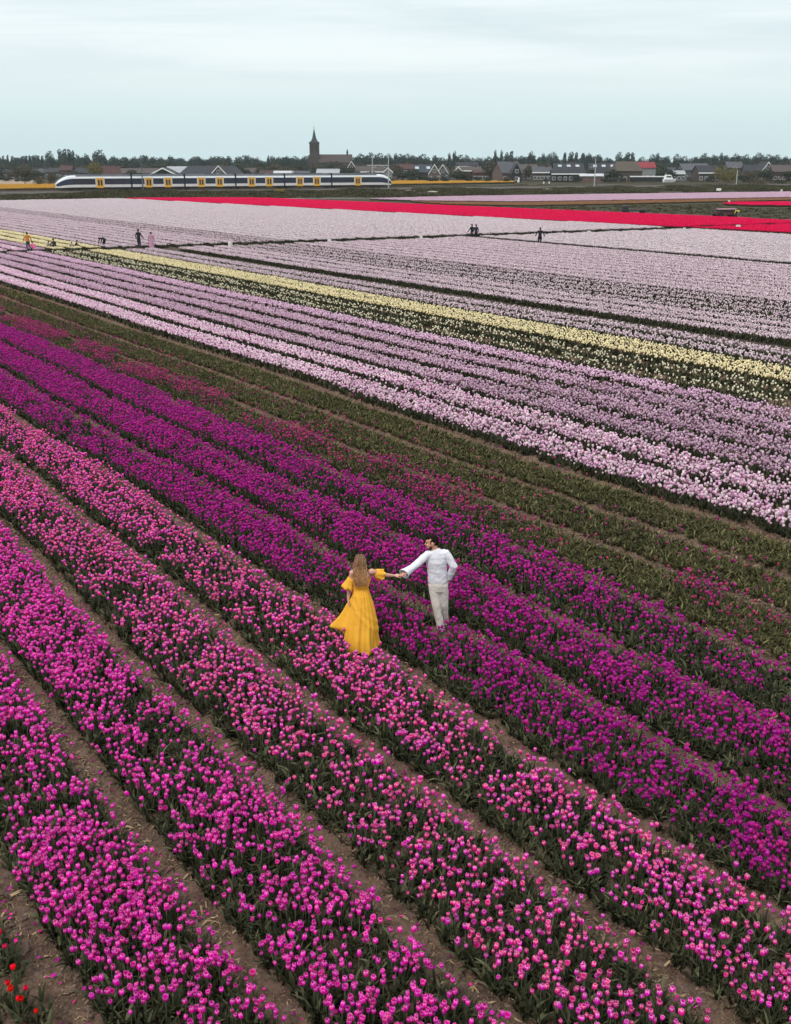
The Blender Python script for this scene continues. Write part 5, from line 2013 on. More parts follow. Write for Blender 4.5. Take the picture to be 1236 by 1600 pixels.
# skirt: a gathered sheet that widens to the hem and is pulled out to the left by the hand
mb = MB()
zt_ = np.array([1.10, 1.04, 0.95, 0.80, 0.65, 0.50, 0.38, 0.28, 0.18, 0.10, 0.03])
Lr = np.array([.115, .120, .142, .168, .195, .222, .248, .270, .285, .275, .245])
Rr = np.array([.110, .116, .140, .186, .222, .246, .250, .248, .262, .285, .235])
Bk = np.array([.095, .105, .15, .19, .22, .25, .28, .31, .33, .34, .34])
Fr_ = np.array([.090, .095, .11, .14, .17, .19, .20, .21, .22, .22, .22])
FlZ = np.array([0.90, 0.80, 0.70, 0.60, 0.52, 0.45, 0.41, 0.37, 0.33, 0.28, 0.20])
FlR = np.array([0.0, 0.065, 0.095, 0.140, 0.195, 0.250, 0.265, 0.140, 0.045, 0.0, 0.0])
rows = np.linspace(1.10, 0.03, 64)
NA = 150
V = []
for z in rows:
    v = (1.10 - z) / 1.07
    iz = lambda a, zz_=zt_: float(np.interp(z, zz_[::-1], a[::-1]))
    for j in range(NA):
        a = 2 * math.pi * j / NA
        ca, sa = math.cos(a), math.sin(a)
        rx = iz(Rr) if ca > 0 else iz(Lr)
        ry = iz(Bk) if sa < 0 else iz(Fr_)
        fold = 0.030 * v ** 0.8 * (math.sin(7 * a + 2.2 * v + 0.8) * 0.55 + 0.45 * math.sin(12 * a - 3 * v + 1.7 * math.sin(2 * a))) + 0.010 * math.sin(24 * a + 1.5 * math.sin(3 * a)) * math.exp(-v * 6) + 0.012 * v * math.sin(19 * a + 4 * v)
        fl = float(np.interp(z, FlZ[::-1], FlR[::-1]))
        d = (a - math.pi - 0.12 + math.pi) % (2 * math.pi) - math.pi
        flare = fl * math.exp(-(d / 0.22) ** 2) * (1 + 0.10 * math.sin(d * 26))
        # long drape across the back from the left hip to the right hem
        dr = 0.011 * math.exp(-((z - (0.62 - 0.26 * ca)) / 0.05) ** 2) * (1 if sa < 0 else 0) + 0.007 * math.exp(-((z - (0.80 - 0.30 * ca)) / 0.04) ** 2) * (1 if sa < 0 else 0)
        hem = 0.035 * v ** 5 * math.sin(3 * a + 0.5)
        kx = 1.0
        V.append((-0.008 + (rx + fold + dr + flare) * ca, 0.01 + (ry + fold + dr) * sa - 0.05 * flare * 0.5, z + hem - 0.02 * flare))
fs = []
for i in range(len(rows) - 1):
    for j in range(NA):
        j2 = (j + 1) % NA
        fs.append((i * NA + j, (i + 1) * NA + j, (i + 1) * NA + j2, i * NA + j2))
mb.add(V, fs, M_dress)
# bodice with shirring
V, fs = [], []
rows2 = np.linspace(1.245, 1.085, 22)
for i, z in enumerate(rows2):
    sh = 0.004 * math.sin(i * 2.1)
    rx = float(np.interp(z, [1.08, 1.18, 1.25], [.122, .146, .160])) + sh
    ry = float(np.interp(z, [1.08, 1.18, 1.25], [.100, .112, .102])) + sh
    for j in range(90):
        a = 2 * math.pi * j / 90
        g_ = 0.003 * math.sin(30 * a)
        V.append((-0.008 + (rx + g_) * math.cos(a), 0.005 + (ry + g_) * math.sin(a), z + (0.006 * math.sin(22 * a) if i == 0 else 0)))
for i in range(21):
    for j in range(90):
        j2 = (j + 1) % 90
        fs.append((i * 90 + j, (i + 1) * 90 + j, (i + 1) * 90 + j2, i * 90 + j2))
mb.add(V, fs, M_dress)
dress = mb.build('dress', woman, True)
sol = dress.modifiers.new('thickness', 'SOLIDIFY')
sol.thickness = 0.004


def ruffle(pts, rads, nf, amp, name, parent):
    """a gathered sleeve round the arm, frilled at its last ring"""
    mb = MB()
    pts = [Vector(q) for q in pts]
    n = 72
    V, fs = [], []
    for i, q in enumerate(pts):
        t = (pts[min(i + 1, len(pts) - 1)] - pts[max(i - 1, 0)]).normalized()
        sd = Vector((0, 1, 0)).cross(t).normalized()
        up = t.cross(sd)
        for k in range(n):
            a = 2 * math.pi * k / n
            f_ = i / (len(pts) - 1)
            r = rads[i] * (1 + amp * f_ * math.sin(nf * a + 0.7 * i)) + 0.003 * math.sin(18 * a)
            V.append(q + sd * r * math.cos(a) + up * r * math.sin(a) + t * 0.012 * f_ * math.sin(nf * a * 0.5 + 1))
    for i in range(len(pts) - 1):
        for k in range(n):
            k2 = (k + 1) % n
            fs.append((i * n + k, i * n + k2, (i + 1) * n + k2, (i + 1) * n + k))
    mb.add(V, fs, M_dress)
    o = mb.build(name, parent, True)
    sd_ = o.modifiers.new('thickness', 'SOLIDIFY')
    sd_.thickness = 0.004
    return o


a0, a1 = shL.lerp(elL, 0.30), shL.lerp(elL, 0.88)
ruffle([a0 + (a1 - a0) * q + Vector((0.012 - 0.03 * q, 0, 0)) for q in (0, 0.12, 0.35, 0.6, 0.82, 1.0)], [0.056, 0.066, 0.072, 0.086, 0.104, 0.112], 7, 0.12, 'sleeve', dress)
a0, a1 = shR.lerp(elR, 0.24), shR.lerp(elR, 0.84)
ruffle([a0 + (a1 - a0) * q + Vector((0, 0, -0.012 * q)) for q in (0, 0.15, 0.35, 0.55, 0.75, 0.9, 1.0)], [0.052, 0.060, 0.074, 0.086, 0.088, 0.092, 0.098], 6, 0.14, 'sleeve', dress)

# hair: a cap and many wavy locks down the back
M_hair, nt_h, b_h, _o = new_mat('wavy_blonde_brown_hair')
at_ = nt_h.nodes.new('ShaderNodeAttribute')
at_.attribute_name = 'pc'
rp = nt_h.nodes.new('ShaderNodeValToRGB')
rp.color_ramp.elements[0].color = (0.060, 0.026, 0.016, 1)
rp.color_ramp.elements[1].color = (0.55, 0.29, 0.12, 1)
nt_h.links.new(at_.outputs['Fac'], rp.inputs[0])
nt_h.links.new(rp.outputs[0], b_h.inputs['Base Color'])
b_h.inputs['Roughness'].default_value = 0.45
mb = MB()
shade = []
n0 = 0
mb.ball(hc + Vector((0, -0.020, 0.030)), (0.084, 0.092, 0.090), M_hair, 20, 14)
shade += [0.18 + 0.10 * random.random() for _ in range(len(mb.v))]
for i in range(330):
    a = random.uniform(math.pi * 0.98, math.pi * 2.02) if i < 280 else random.choice((random.uniform(2.6, 3.3), random.uniform(-0.15, 0.5)))
    top = hc + Vector((0.05 * math.cos(a) * random.random(), -0.01 + 0.05 * math.sin(a) * random.random(), 0.118 + random.uniform(-0.008, 0.008)))
    side = hc + Vector((0.092 * math.cos(a), 0.0 + 0.108 * math.sin(a) - 0.01, random.uniform(-0.02, 0.03)))
    zend = random.uniform(1.12, 1.26) if i < 280 else random.uniform(1.15, 1.33)
    ex = 0.088 * math.cos(a) * random.uniform(0.5, 1.15) + random.uniform(-0.02, 0.02) + 0.005
    pts, ph, am = [], random.uniform(0, 6.28), random.uniform(0.010, 0.030)
    for j in range(14):
        q = j / 13
        if q < 0.3:
            p = top.lerp(side, (q / 0.3) ** 0.75)
            p.z = top.z + (side.z - top.z) * (q / 0.3) ** 1.8
        else:
            w_ = (q - 0.3) / 0.7
            p = Vector((side.x + (hc.x + ex - side.x) * w_, side.y + (-0.112 - side.y) * min(1, w_ * 1.4) + 0.03 * math.sin(math.pi * w_) * 0 - 0.022 * math.sin(w_ * 11 + ph), side.z + (zend - side.z) * w_))
            p.x += am * math.sin(w_ * 13 + ph) * min(1, w_ * 2)
        pts.append(p)
    rr = random.uniform(0.004, 0.0085)
    mb.tube(pts, [rr * (0.6 + 0.4 * math.sin(math.pi * min(1, 0.15 + j / 15))) * (1 - 0.75 * (j / 13) ** 4) for j in range(14)], M_hair, 5)
    tone = random.uniform(-0.32, 0.42)
    for j in range(14):
        shade += [max(0, min(1, 0.10 + tone * (0.4 + 0.6 * j / 13) + 0.78 * (j / 13) ** 1.2))] * 5
hair = mb.build('hair', woman, True)
set_pc(hair.data, [(q, q, q) for q in shade])

# ---- the man
MBs = gr(687, 986, 0.0)


def Mn(px_, py_, dy=0.0):
    return un(px_, py_, MBs.y + dy) - MBs


man = empty('person', MBs)
tag(man, 'person in a white shirt and pale trousers with one hand in a pocket', 'person')
M_shirt = cloth('white_linen_shirt', (0.64, 0.64, 0.68), 0.7, 16)
M_trous = cloth('pale_beige_trousers', (0.58, 0.53, 0.48), 0.5, 12)
M_darkhair = simple('short_dark_hair', (0.012, 0.008, 0.007), 0.8, 0.3, 30, 0.05)
M_beard = simple('dark_beard', (0.045, 0.024, 0.016), 0.8, 0.3, 30, 0.2)
M_shoe = simple('pale_shoe', (0.45, 0.42, 0.40), 0.7, 0.1, 4)
pel, wai, chs, shc = Mn(684.5, 913), Mn(683.5, 897), Mn(682, 876), Mn(681.5, 864)
nk, hcM = Mn(680, 858, 0.01), Mn(675.3, 847.5, 0.01)
sL, sR = Mn(668.5, 866.5, -0.02), Mn(696.5, 864, 0.02)
eL, wL = Mn(651, 881.5, -0.14), Mn(635.5, 893.5, -0.24)
eR, wR = Mn(709, 885, -0.03), Mn(701.5, 904, 0.06)
hL, hR = Mn(677.5, 914, 0.0), Mn(691.5, 914, 0.0)
kL, kR = Mn(682, 947, -0.05), Mn(693.5, 945, 0.02)
aL, aR = Mn(689, 979, -0.06), Mn(695.5, 972, 0.14)
aL.z, aR.z = 0.09, 0.12
torso = [pel, wai, chs, shc, nk - Vector((0, 0, 0.01))]
mb = MB()
mb.tube(torso, [(0.13, 0.10), (0.12, 0.09), (0.15, 0.10), (0.12, 0.075), (0.058, 0.06)], M_skin2, 12)
mb.tube([nk - Vector((0, 0, 0.05)), hcM - Vector((-0.01, 0, 0.04))], [0.062, 0.058], M_skin2, 10)
for s_, e_, w_ in ((sL, eL, wL), (sR, eR, wR)):
    mb.tube([shc.lerp(s_, 0.6), s_, s_.lerp(e_, 0.5), e_, e_.lerp(w_, 0.4), w_], [0.05, 0.055, 0.046, 0.038, 0.038, 0.026], M_skin2, 10, (0, 1, 0.2))
for h_, k2_, a_ in ((hL, kL, aL), (hR, kR, aR)):
    mb.tube([h_, h_.lerp(k2_, 0.5), k2_, k2_.lerp(a_, 0.35), a_], [0.088, 0.075, 0.055, 0.054, 0.036], M_skin2, 10)
    foot_geo(mb, a_, a_ + Vector((0.02, 0.17, -0.07)), M_skin2)
fM = (-1, 0.12, -0.12)
atM, MhM = head_geo(mb, hcM, fM, (0.05, 0, 1), M_skin2, 1.03)
hand_geo(mb, wL, Mn(627.5, 898, -0.29) - wL, (0, 0.1, 1), -1, M_skin2, 0.45, 1.0)
hand_geo(mb, wR, Vector((-0.25, 0.35, -1)), (1, 0.2, 0), 1, M_skin2, 0.4, 1.0)
remeshed(mb, 'body', man, 0.0065, 3)
for s2 in (-1, 1):
    mb = MB()
    mb.ball(atM(s2 * 0.031, 0.087, 0.008), 0.011, M_eye, 8, 6)
    mb.build('eye', man, True)
mb = MB()
mb.ball(atM(0, 0.1, -0.062), (0.02, 0.008, 0.008), M_lip, 8, 6, MhM)
mb.build('mouth', man, True)
mb = MB()
mb.tube([wai.lerp(pel, 0.75), wai, chs, chs.lerp(shc, 0.6), shc, nk + Vector((0, 0, 0.0))], [(0.166, 0.125), (0.160, 0.118), (0.176, 0.122), (0.178, 0.108), (0.150, 0.088), (0.062, 0.062)], M_shirt, 18)
mb.tube([shc.lerp(sL, 0.45), sL, sL.lerp(eL, 0.5), eL, eL.lerp(wL, 0.55), wL], [0.062, 0.068, 0.066, 0.062, 0.064, 0.070], M_shirt, 14, (0, 1, 0.2))
for s_ in (sL, sR):
    mb.ball(s_.lerp(shc, 0.16) - Vector((0, 0, 0.008)), (0.078, 0.078, 0.072), M_shirt, 12, 9)
mb.tube([shc.lerp(sR, 0.45), sR, sR.lerp(eR, 0.5), eR, eR.lerp(wR, 0.5), wR], [0.062, 0.070, 0.070, 0.066, 0.060, 0.052], M_shirt, 14, (0, 1, 0.2))
shirt = remeshed(mb, 'shirt', man, 0.009, 4, bulge=(0.10, 0.020))
# open flared cuff of the outstretched arm
mb = MB()
dW = (wL - eL).normalized()
sdv = Vector((0, 1, 0)).cross(dW).normalized()
upv = dW.cross(sdv)
V, fs = [], []
for i, (o_, r_) in enumerate(((-0.06, 0.062), (0.0, 0.072), (0.035, 0.082), (0.06, 0.090))):
    for k in range(28):
        a = 2 * math.pi * k / 28
        V.append(wL + dW * (o_ + 0.03 * math.sin(a) * i / 3) + sdv * r_ * math.cos(a) * (1 + 0.05 * math.sin(5 * a)) + upv * r_ * math.sin(a))
for i in range(3):
    for k in range(28):
        fs.append((i * 28 + k, i * 28 + (k + 1) % 28, i * 28 + 28 + (k + 1) % 28, i * 28 + 28 + k))
mb.add(V, fs, M_shirt)
cuff = mb.build('cuff', shirt, True)
cuff.modifiers.new('thickness', 'SOLIDIFY').thickness = 0.005
mb = MB()
mb.tube([wai.lerp(pel, 0.6), pel + Vector((0, 0, 0.01)), pel - Vector((0, 0, 0.10))], [(0.155, 0.118), (0.164, 0.130), (0.150, 0.125)], M_trous, 16)
for h_, k2_, a_, sg in ((hL, kL, aL, -1), (hR, kR, aR, 1)):
    mb.tube([h_ + Vector((0, 0, 0.02)), h_.lerp(k2_, 0.4), k2_, k2_.lerp(a_, 0.5), a_ + Vector((0, 0, -0.01))], [(0.092, 0.112), (0.090, 0.098), (0.074, 0.076), (0.066, 0.070), (0.062, 0.068)], M_trous, 14)
remeshed(mb, 'trousers', man, 0.0085, 3, bulge=(0.12, 0.016))
for a_ in (aL, aR):
    mb = MB()
    foot_geo(mb, a_ + Vector((0, -0.01, -0.005)), a_ + Vector((0.02, 0.19, -0.075)), M_shoe, 1.15)
    remeshed(mb, 'shoe', man, 0.008, 2)
mb = MB()
for x_, y_, z_, r_ in ((0, -0.030, 0.046, (0.080, 0.086, 0.084)), (0, 0.03, 0.092, (0.062, 0.066, 0.040)), (0, 0.066, 0.100, (0.048, 0.030, 0.026)), (0, -0.055, 0.0, (0.070, 0.052, 0.055))):
    mb.ball(atM(x_, y_, z_), r_, M_darkhair, 14, 10, MhM)
for s2 in (-1, 1):
    mb.ball(atM(s2 * 0.070, 0.008, 0.02), (0.012, 0.016, 0.040), M_darkhair, 8, 7, MhM)
remeshed(mb, 'hair', man, 0.008, 1, bulge=(0.03, 0.014))
mb = MB()
mb.ball(atM(0, 0.050, -0.098), (0.045, 0.050, 0.032), M_beard, 14, 10, MhM)
for s2 in (-1, 1):
    mb.ball(atM(s2 * 0.054, 0.026, -0.072), (0.012, 0.030, 0.032), M_beard, 10, 8, MhM)
mb.ball(atM(0, 0.099, -0.048), (0.026, 0.010, 0.007), M_beard, 8, 6, MhM)
remeshed(mb, 'beard', man, 0.007, 1)

# ---- people far off on the cross path
PAL = {'orange': (0.55, 0.20, 0.03), 'pink': (0.62, 0.10, 0.24), 'black': (0.018, 0.018, 0.022), 'grey': (0.20, 0.19, 0.18), 'jeans': (0.06, 0.075, 0.12), 'rose': (0.44, 0.22, 0.31), 'navy': (0.03, 0.033, 0.05), 'yellow': (0.60, 0.55, 0.06), 'brown': (0.07, 0.045, 0.035)}
PM = {k: cloth('cloth_' + k, v, 0.3, 10) for k, v in PAL.items()}


def far_person(px_, py_, pose, hgt, turn, top, bottom, label, arm=0.3, z0=-0.1, skirt=False):
    g_ = gr(px_, py_, z0)
    root = empty('person', g_, turn)
    tag(root, label, 'person')
    k = hgt / 1.72
    V3 = lambda x, y, z: Vector((x, y, z)) * k
    if pose == 'stand':
        pe, ch, sh, nk_, hd, f = V3(0, 0, .92), V3(0, .01, 1.18), V3(0, 0, 1.40), V3(0, .01, 1.47), V3(0, .03, 1.60), (0, 1, -0.1)
        legs = [(V3(s_ * .09, 0, .90), V3(s_ * .10, .03, .48), V3(s_ * .11, -.02, .09)) for s_ in (-1, 1)]
        arms = [(V3(s_ * .18, 0, 1.38), V3(s_ * (.22 + arm * .4), .02, 1.12), V3(s_ * (.22 + arm * .6), .12 + arm * .2, .90)) for s_ in (-1, 1)]
    elif pose == 'crouch':
        pe, ch, sh, nk_, hd, f = V3(0, -.10, .36), V3(0, .02, .58), V3(0, .12, .78), V3(0, .15, .85), V3(0, .20, .97), (0, 1, -0.5)
        legs = [(V3(s_ * .10, -.08, .36), V3(s_ * .16, .28, .50), V3(s_ * .13, .05, .09)) for s_ in (-1, 1)]
        arms = [(V3(s_ * .18, .12, .76), V3(s_ * .24, .28, .56), V3(s_ * .12, .46, .46)) for s_ in (-1, 1)]
    else:                              # bending down
        pe, ch, sh, nk_, hd, f = V3(0, -.12, .88), V3(0, .10, .98), V3(0, .33, .98), V3(0, .40, .96), V3(0, .50, .93), (0, .5, -0.9)
        legs = [(V3(s_ * .09, -.12, .87), V3(s_ * .10, .02, .48), V3(s_ * .12, -.06, .09)) for s_ in (-1, 1)]
        arms = [(V3(s_ * .18, .32, .95), V3(s_ * .22, .42, .68), V3(s_ * .12, .52, .44)) for s_ in (-1, 1)]
    mb = MB()
    mb.tube([pe, pe.lerp(ch, .5), ch, sh, nk_], [(.13 * k, .1 * k), (.12 * k, .09 * k), (.14 * k, .1 * k), (.13 * k, .075 * k), (.055 * k, .055 * k)], M_skin, 12)
    mb.tube([nk_, hd - V3(0, 0, .03)], [.052 * k, .05 * k], M_skin, 8)
    at2, M2 = head_geo(mb, hd, f, (0, 0, 1) if pose != 'bend' else (0, 1, .3), M_skin, k)
    for a_, b_, c_ in arms:
        mb.tube([sh.lerp(a_, .5), a_, a_.lerp(b_, .5), b_, c_], [.05 * k, .05 * k, .042 * k, .036 * k, .026 * k], M_skin, 8)
        hand_geo(mb, c_, c_ - b_, (c_.x, -.3, .3), 1 if c_.x < 0 else -1, M_skin, .4, k)
    for a_, b_, c_ in legs:
        mb.tube([a_, a_.lerp(b_, .5), b_, b_.lerp(c_, .4), c_], [.085 * k, .075 * k, .056 * k, .052 * k, .036 * k], M_skin, 8)
        foot_geo(mb, c_, c_ + V3(0, .17, -.07), M_skin, k)
    remeshed(mb, 'body', root, .011, 2)
    mb = MB()
    mb.tube([pe.lerp(ch, -.15), pe.lerp(ch, .5), ch, sh, nk_], [(.165 * k, .13 * k), (.155 * k, .12 * k), (.17 * k, .125 * k), (.155 * k, .095 * k), (.07 * k, .07 * k)], PM[top], 12)
    for a_, b_, c_ in arms:
        mb.tube([sh.lerp(a_, .5), a_, a_.lerp(b_, .5), b_, b_.lerp(c_, .85)], [.066 * k, .068 * k, .058 * k, .052 * k, .044 * k], PM[top], 8)
    remeshed(mb, 'jacket' if not skirt else 'blouse', root, .014, 2)
    mb = MB()
    if skirt:
        mb.tube([pe + V3(0, 0, .12), pe - V3(0, 0, .1), pe - V3(0, 0, .45), pe - V3(0, 0, .72)], [(.15 * k, .12 * k), (.19 * k, .16 * k), (.25 * k, .22 * k), (.28 * k, .26 * k)], PM[bottom], 16)
    else:
        mb.tube([pe.lerp(ch, .3), pe, pe - V3(0, 0, .08)], [(.15 * k, .12 * k), (.16 * k, .13 * k), (.14 * k, .12 * k)], PM[bottom], 12)
        for a_, b_, c_ in legs:
            mb.tube([a_, a_.lerp(b_, .5), b_, b_.lerp(c_, .4), c_.lerp(b_, .08)], [.1 * k, .092 * k, .072 * k, .066 * k, .058 * k], PM[bottom], 8)
    remeshed(mb, 'skirt' if skirt else 'trousers', root, .014, 2)
    mb = MB()
    mb.ball(at2(0, -.025, .045), (.086 * k, .10 * k, .088 * k), M_darkhair, 10, 8, M2)
    mb.ball(at2(0, -.07, -.03), (.07 * k, .05 * k, .09 * k), M_darkhair, 10, 8, M2)
    mb.build('hair', root, True)
    return root


far_person(45, 393.3, 'stand', 1.75, 0.6, 'orange', 'jeans', 'person in an orange top standing by the yellow tulips at the left', 0.25)
far_person(53.5, 394.5, 'crouch', 1.6, 0.9, 'pink', 'navy', 'person in a bright pink top crouching beside the orange top')
far_person(75, 391.5, 'crouch', 1.35, -0.8, 'grey', 'brown', 'small person in grey crouching left of the crouching black jacket')
far_person(86, 392, 'crouch', 1.75, 0.7, 'black', 'black', 'person in black crouching right of the pink top')
far_person(113, 391.5, 'crouch', 1.2, 0.3, 'grey', 'grey', 'small person in pale grey sitting low before the yellow strip')
far_person(119, 390.8, 'crouch', 1.45, -1.2, 'brown', 'grey', 'person in brown and grey sitting next to the small pale grey one')
far_person(163, 388.3, 'bend', 1.65, 1.2, 'black', 'black', 'person in black bending down over the yellow tulips')
far_person(218, 389.3, 'stand', 1.85, -0.5, 'black', 'navy', 'person in dark clothes standing upright on the cross path', 0.35)
far_person(237.5, 390.5, 'stand', 1.62, 0.2, 'rose', 'rose', 'person in a long rose pink dress on the cross path', 0.1, skirt=True)
far_person(737, 376.5, 'stand', 1.72, 0.8, 'black', 'navy', 'left person of the dark pair walking on the far path', 0.45)
far_person(743.5, 376.8, 'stand', 1.70, 0.5, 'navy', 'black', 'right person of the dark pair walking on the far path', 0.2)
far_person(843, 385, 'stand', 1.8, -0.3, 'black', 'black', 'lone person in black standing in the second lane', 0.35)

# ------------------------------------------------------------------ small things in the fields
M_white_p = simple('white_plastic', (0.78, 0.78, 0.76), 0.5, 0.06, 2)


def crate(px_, py_, w_, h_, label, z0=-0.1):
    g_ = gr(px_, py_, z0)
    w_, h_ = w_ * 0.45, h_ * 0.75
    mb = MB()
    t_ = 0.03
    for (a, b, c, d) in ((-w_, -0.2, w_, -0.2 + t_), (-w_, 0.2 - t_, w_, 0.2), (-w_, -0.2 + t_, -w_ + t_, 0.2 - t_), (w_ - t_, -0.2 + t_, w_, 0.2 - t_)):
        mb.box((a, b, 0.02), (c, d, h_), M_white_p)
    mb.box((-w_ + t_, -0.2 + t_, 0.0), (w_ - t_, 0.2 - t_, 0.05), M_white_p)
    mb.box((-w_ - 0.02, -0.22, h_), (w_ + 0.02, 0.22, h_ + 0.04), M_white_p)
    o = mb.build('crate')
    o.location = g_
    o.rotation_euler = (0, 0, random.uniform(-0.6, 0.6))
    return tag(o, label, 'crate')


crate(22, 393, 0.36, 0.5, 'white crate on the cross path left of the orange top')
crate(195, 388, 0.30, 0.5, 'white crate on the cross path left of the upright dark person')
crate(360, 385.5, 0.26, 0.5, 'white crate on the cross path right of the rose dress')
crate(515, 380, 0.25, 0.5, 'white crate on the cross path in the middle of the field')
crate(658, 375, 0.22, 0.48, 'white crate on the cross path left of the dark pair')
crate(920, 366.5, 0.26, 0.5, 'white crate on the cross path right of the lone black figure')
crate(1069, 361.5, 0.30, 0.5, 'white crate where the cross path meets the red band')
crate(1153, 359.5, 0.42, 0.75, 'tall white crate standing in the red band')
crate(1183, 360, 0.28, 0.45, 'smaller white crate standing in the red band')
crate(1139, 318, 0.4, 0.8, 'white crate at the tip of the second red strip')
crate(849.5, 287, 0.5, 1.0, 'left one of two white boxes beside the railway')
crate(858, 286.8, 0.5, 1.0, 'right one of two white boxes beside the railway')
crate(1123, 298.5, 1.5, 1.0, 'long white trough on the verge at the field edge')
crate(1221, 299.2, 0.4, 0.7, 'small white box at the right end of the lilac strip')

M_mach_red = simple('dark_red_paint', (0.09, 0.022, 0.026), 0.5, 0.25, 2, 0.4)
M_mach_dark = simple('dark_machine_steel', (0.022, 0.022, 0.024), 0.6, 0.3, 2, 0.4)
M_tyre = simple('tyre_rubber', (0.014, 0.014, 0.014), 0.85, 0.2, 3)
M_tarp = simple('dusty_pink_sheet', (0.26, 0.14, 0.15), 0.8, 0.2, 2)


def wheel(mb, c, r, w_):
    c = Vector(c)
    mb.tube([c + Vector((0, -w_ / 2, 0)), c + Vector((0, w_ / 2, 0))], [r, r], M_tyre, 18, (0, 0, 1))
    mb.tube([c + Vector((0, -w_ / 2 - 0.03, 0)), c + Vector((0, w_ / 2 + 0.03, 0))], [r * 0.5, r * 0.5], M_mach_dark, 12, (0, 0, 1))


g_ = gr(1134, 339.5, -0.15)
mach = empty('bulb_machine', g_, 0.12)
mach.scale = (0.95, 0.9, 0.72)
tag(mach, 'dark red field machine with black wheels behind the red band', 'farm machine')
mb = MB()
mb.box((-1.9, -0.9, 0.55), (1.7, 0.9, 1.15), M_mach_red)
mb.box((-1.3, -0.85, 1.15), (1.5, 0.85, 1.45), M_mach_dark)
mb.build('chassis', mach)
mb = MB()
mb.add([(-1.5, -1, 1.62), (1.6, -1, 1.66), (1.6, 1, 1.66), (-1.5, 1, 1.62), (-1.2, -0.7, 1.80), (1.3, -0.7, 1.84), (1.3, 0.7, 1.84), (-1.2, 0.7, 1.80)], [(0, 3, 2, 1), (4, 5, 6, 7), (0, 1, 5, 4), (1, 2, 6, 5), (2, 3, 7, 6), (3, 0, 4, 7)], M_tarp)
mb.build('cover', mach)
for x_, y_ in ((-1.35, -1.05), (1.15, -1.05), (-1.35, 1.05), (1.15, 1.05)):
    mb = MB()
    wheel(mb, (x_, y_, 0.5), 0.5, 0.32)
    mb.build('wheel', mach)
for x_ in (-1.2, 1.3):
    mb = MB()
    mb.tube([(x_, -0.8, 1.4), (x_, -0.8, 1.65)], [0.05, 0.05], M_mach_dark, 6)
    mb.tube([(x_, 0.8, 1.4), (x_, 0.8, 1.65)], [0.05, 0.05], M_mach_dark, 6)
    mb.build('post', mach)
mb = MB()
mb.tube([(-1.9, 0, 0.7), (-3.3, -0.1, 0.45)], [0.10, 0.07], M_mach_dark, 6, (0, 0, 1))
mb.build('drawbar', mach)
far_person(1152.5, 340, 'bend', 1.75, 1.2, 'yellow', 'grey', 'person in a bright yellow jacket bending beside the dark red machine', z0=-0.15)

g_ = gr(990, 333.3, -0.15)
cart = empty('farm_trailer', g_, 0.1)
cart.scale = (0.66, 0.66, 0.60)
tag(cart, 'low dark trailer with a raised end parked in the dark pasture', 'trailer')
mb = MB()
mb.box((-3.0, -1.0, 0.62), (3.4, 1.0, 0.85), M_mach_dark)
mb.build('bed', cart)
mb = MB()
mb.box((-3.0, -0.95, 0.86), (-1.7, 0.95, 1.9), M_mach_dark)
mb.add([(-2.9, -0.8, 1.9), (-1.8, -0.8, 1.9), (-1.8, 0.8, 1.9), (-2.9, 0.8, 1.9), (-2.4, -0.3, 2.25), (-2.2, 0.3, 2.25)], [(0, 1, 4), (1, 2, 5, 4), (2, 3, 5), (3, 0, 4, 5)], M_mach_dark)
mb.build('hopper', cart)
mb = MB()
for i in range(7):
    mb.box((-1.5 + i * 0.68, -0.9, 0.86), (-0.95 + i * 0.68, 0.9, 1.05 + 0.12 * (i % 3)), simple('worn_crate_wood', (0.10, 0.085, 0.075), 0.9, 0.3, 3) if i == 0 else mb.mats[0])
mb.build('load', cart)
for x_, y_ in ((-2.2, -1.1), (2.2, -1.1), (-2.2, 1.1), (2.2, 1.1)):
    mb = MB()
    wheel(mb, (x_, y_, 0.42), 0.42, 0.28)
    mb.build('wheel', cart)

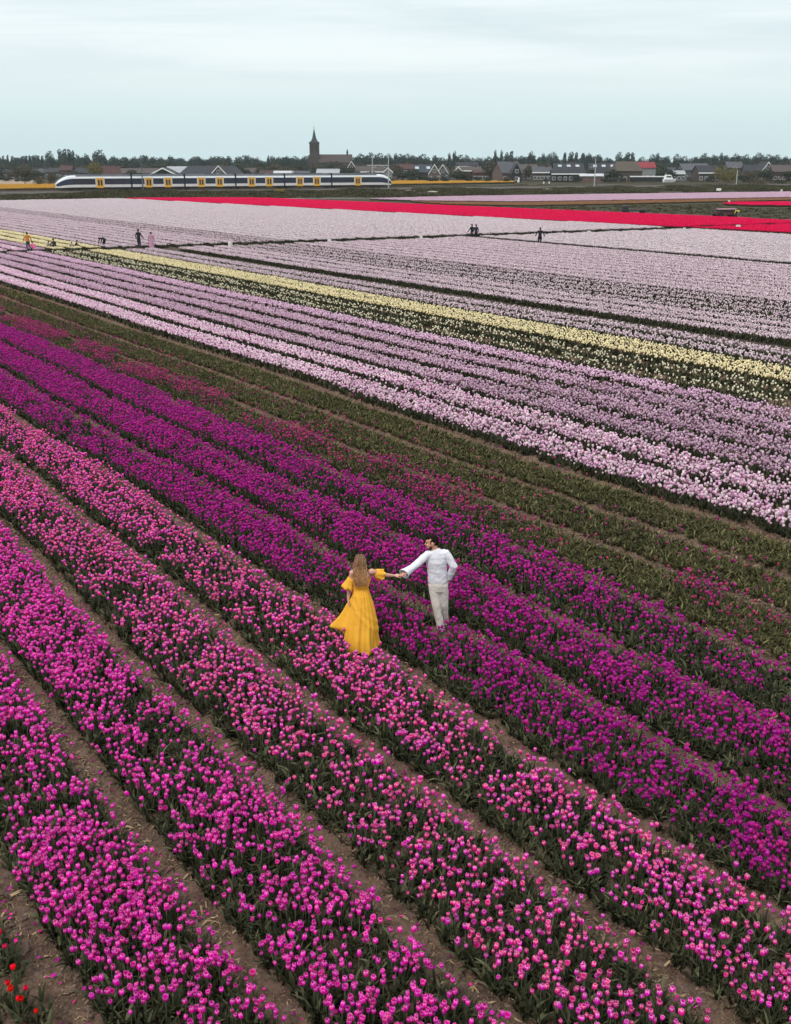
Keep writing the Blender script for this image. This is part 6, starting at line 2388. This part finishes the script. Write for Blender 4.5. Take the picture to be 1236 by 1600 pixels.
# white motor cruiser lying in front of the village
g_ = un(1046, 276.5, 470)
boat = empty('motor_boat', (g_.x, 470, 0.2), 0.15)
tag(boat, 'white motor cruiser with tall cabin lying before the village', 'boat')
mb = MB()
V, fs = [], []
for x_, w_, zb in ((-2.6, 1.15, 0.0), (-1.0, 1.25, -0.05), (1.0, 1.15, 0.0), (2.2, 0.7, 0.2), (3.0, 0.06, 0.55)):
    V += [(x_, -w_ * 0.55, zb), (x_, w_ * 0.55, zb), (x_, w_, 1.25 + max(0, x_) * 0.08), (x_, -w_, 1.25 + max(0, x_) * 0.08)]
for i in range(4):
    for k in range(4):
        fs.append((i * 4 + k, i * 4 + (k + 1) % 4, i * 4 + 4 + (k + 1) % 4, i * 4 + 4 + k))
fs += [(3, 2, 1, 0), (16, 17, 18, 19)]
mb.add(V, fs, M_white_p)
mb.build('hull', boat)
mb = MB()
V = [(-2.2, -0.95, 1.27), (1.4, -0.9, 1.27), (1.4, 0.9, 1.27), (-2.2, 0.95, 1.27), (-1.9, -0.85, 3.0), (0.5, -0.8, 3.0), (0.5, 0.8, 3.0), (-1.9, 0.85, 3.0)]
mb.add(V, [(0, 1, 5, 4), (1, 2, 6, 5), (2, 3, 7, 6), (3, 0, 4, 7), (4, 5, 6, 7)], M_white_p)
cab = mb.build('cabin', boat)
mb = MB()
mb.box((-1.6, -0.96, 2.0), (0.5, -0.86, 2.6), M_pane)
mb.build('window', cab)
mb = MB()
mb.box((-1.7, -0.8, 3.02), (0.2, 0.8, 3.12), M_white_p)
mb.tube([(-1.6, 0, 3.1), (-1.7, 0, 4.1)], [0.05, 0.04], M_white_p, 6)
mb.build('flybridge', boat)

# low white wall before the village
mb = MB()
a_, b_ = un(985, 272, 478), un(1040, 273, 474)
mb.box((0, -0.15, 0), ((b_ - a_).length, 0.15, 1.9), WALLS['dark'])
mb.box((-0.1, -0.25, 1.9), ((b_ - a_).length + 0.1, 0.25, 2.35), M_trim)
o = mb.build('garden_wall')
o.location = (a_.x, a_.y, 0.4)
o.rotation_euler = (0, 0, math.atan2(b_.y - a_.y, b_.x - a_.x))
tag(o, 'long low dark wall with white coping left of the boat', 'wall')

# ------------------------------------------------------------------ the damp air
hz, nth, bh_, oh = new_mat('damp_air')
nth.nodes.remove(bh_)
pv = nth.nodes.new('ShaderNodeVolumePrincipled')
pv.inputs['Color'].default_value = (0.80, 0.90, 0.95, 1)
pv.inputs['Density'].default_value = 0.00010
pv.inputs['Anisotropy'].default_value = 0.2
nth.links.new(pv.outputs[0], oh.inputs['Volume'])
mb = MB()
mb.box((-1500, -60, -1.3), (1500, 1500, 42), hz)
tag(mb.build('haze'), kind='stuff')
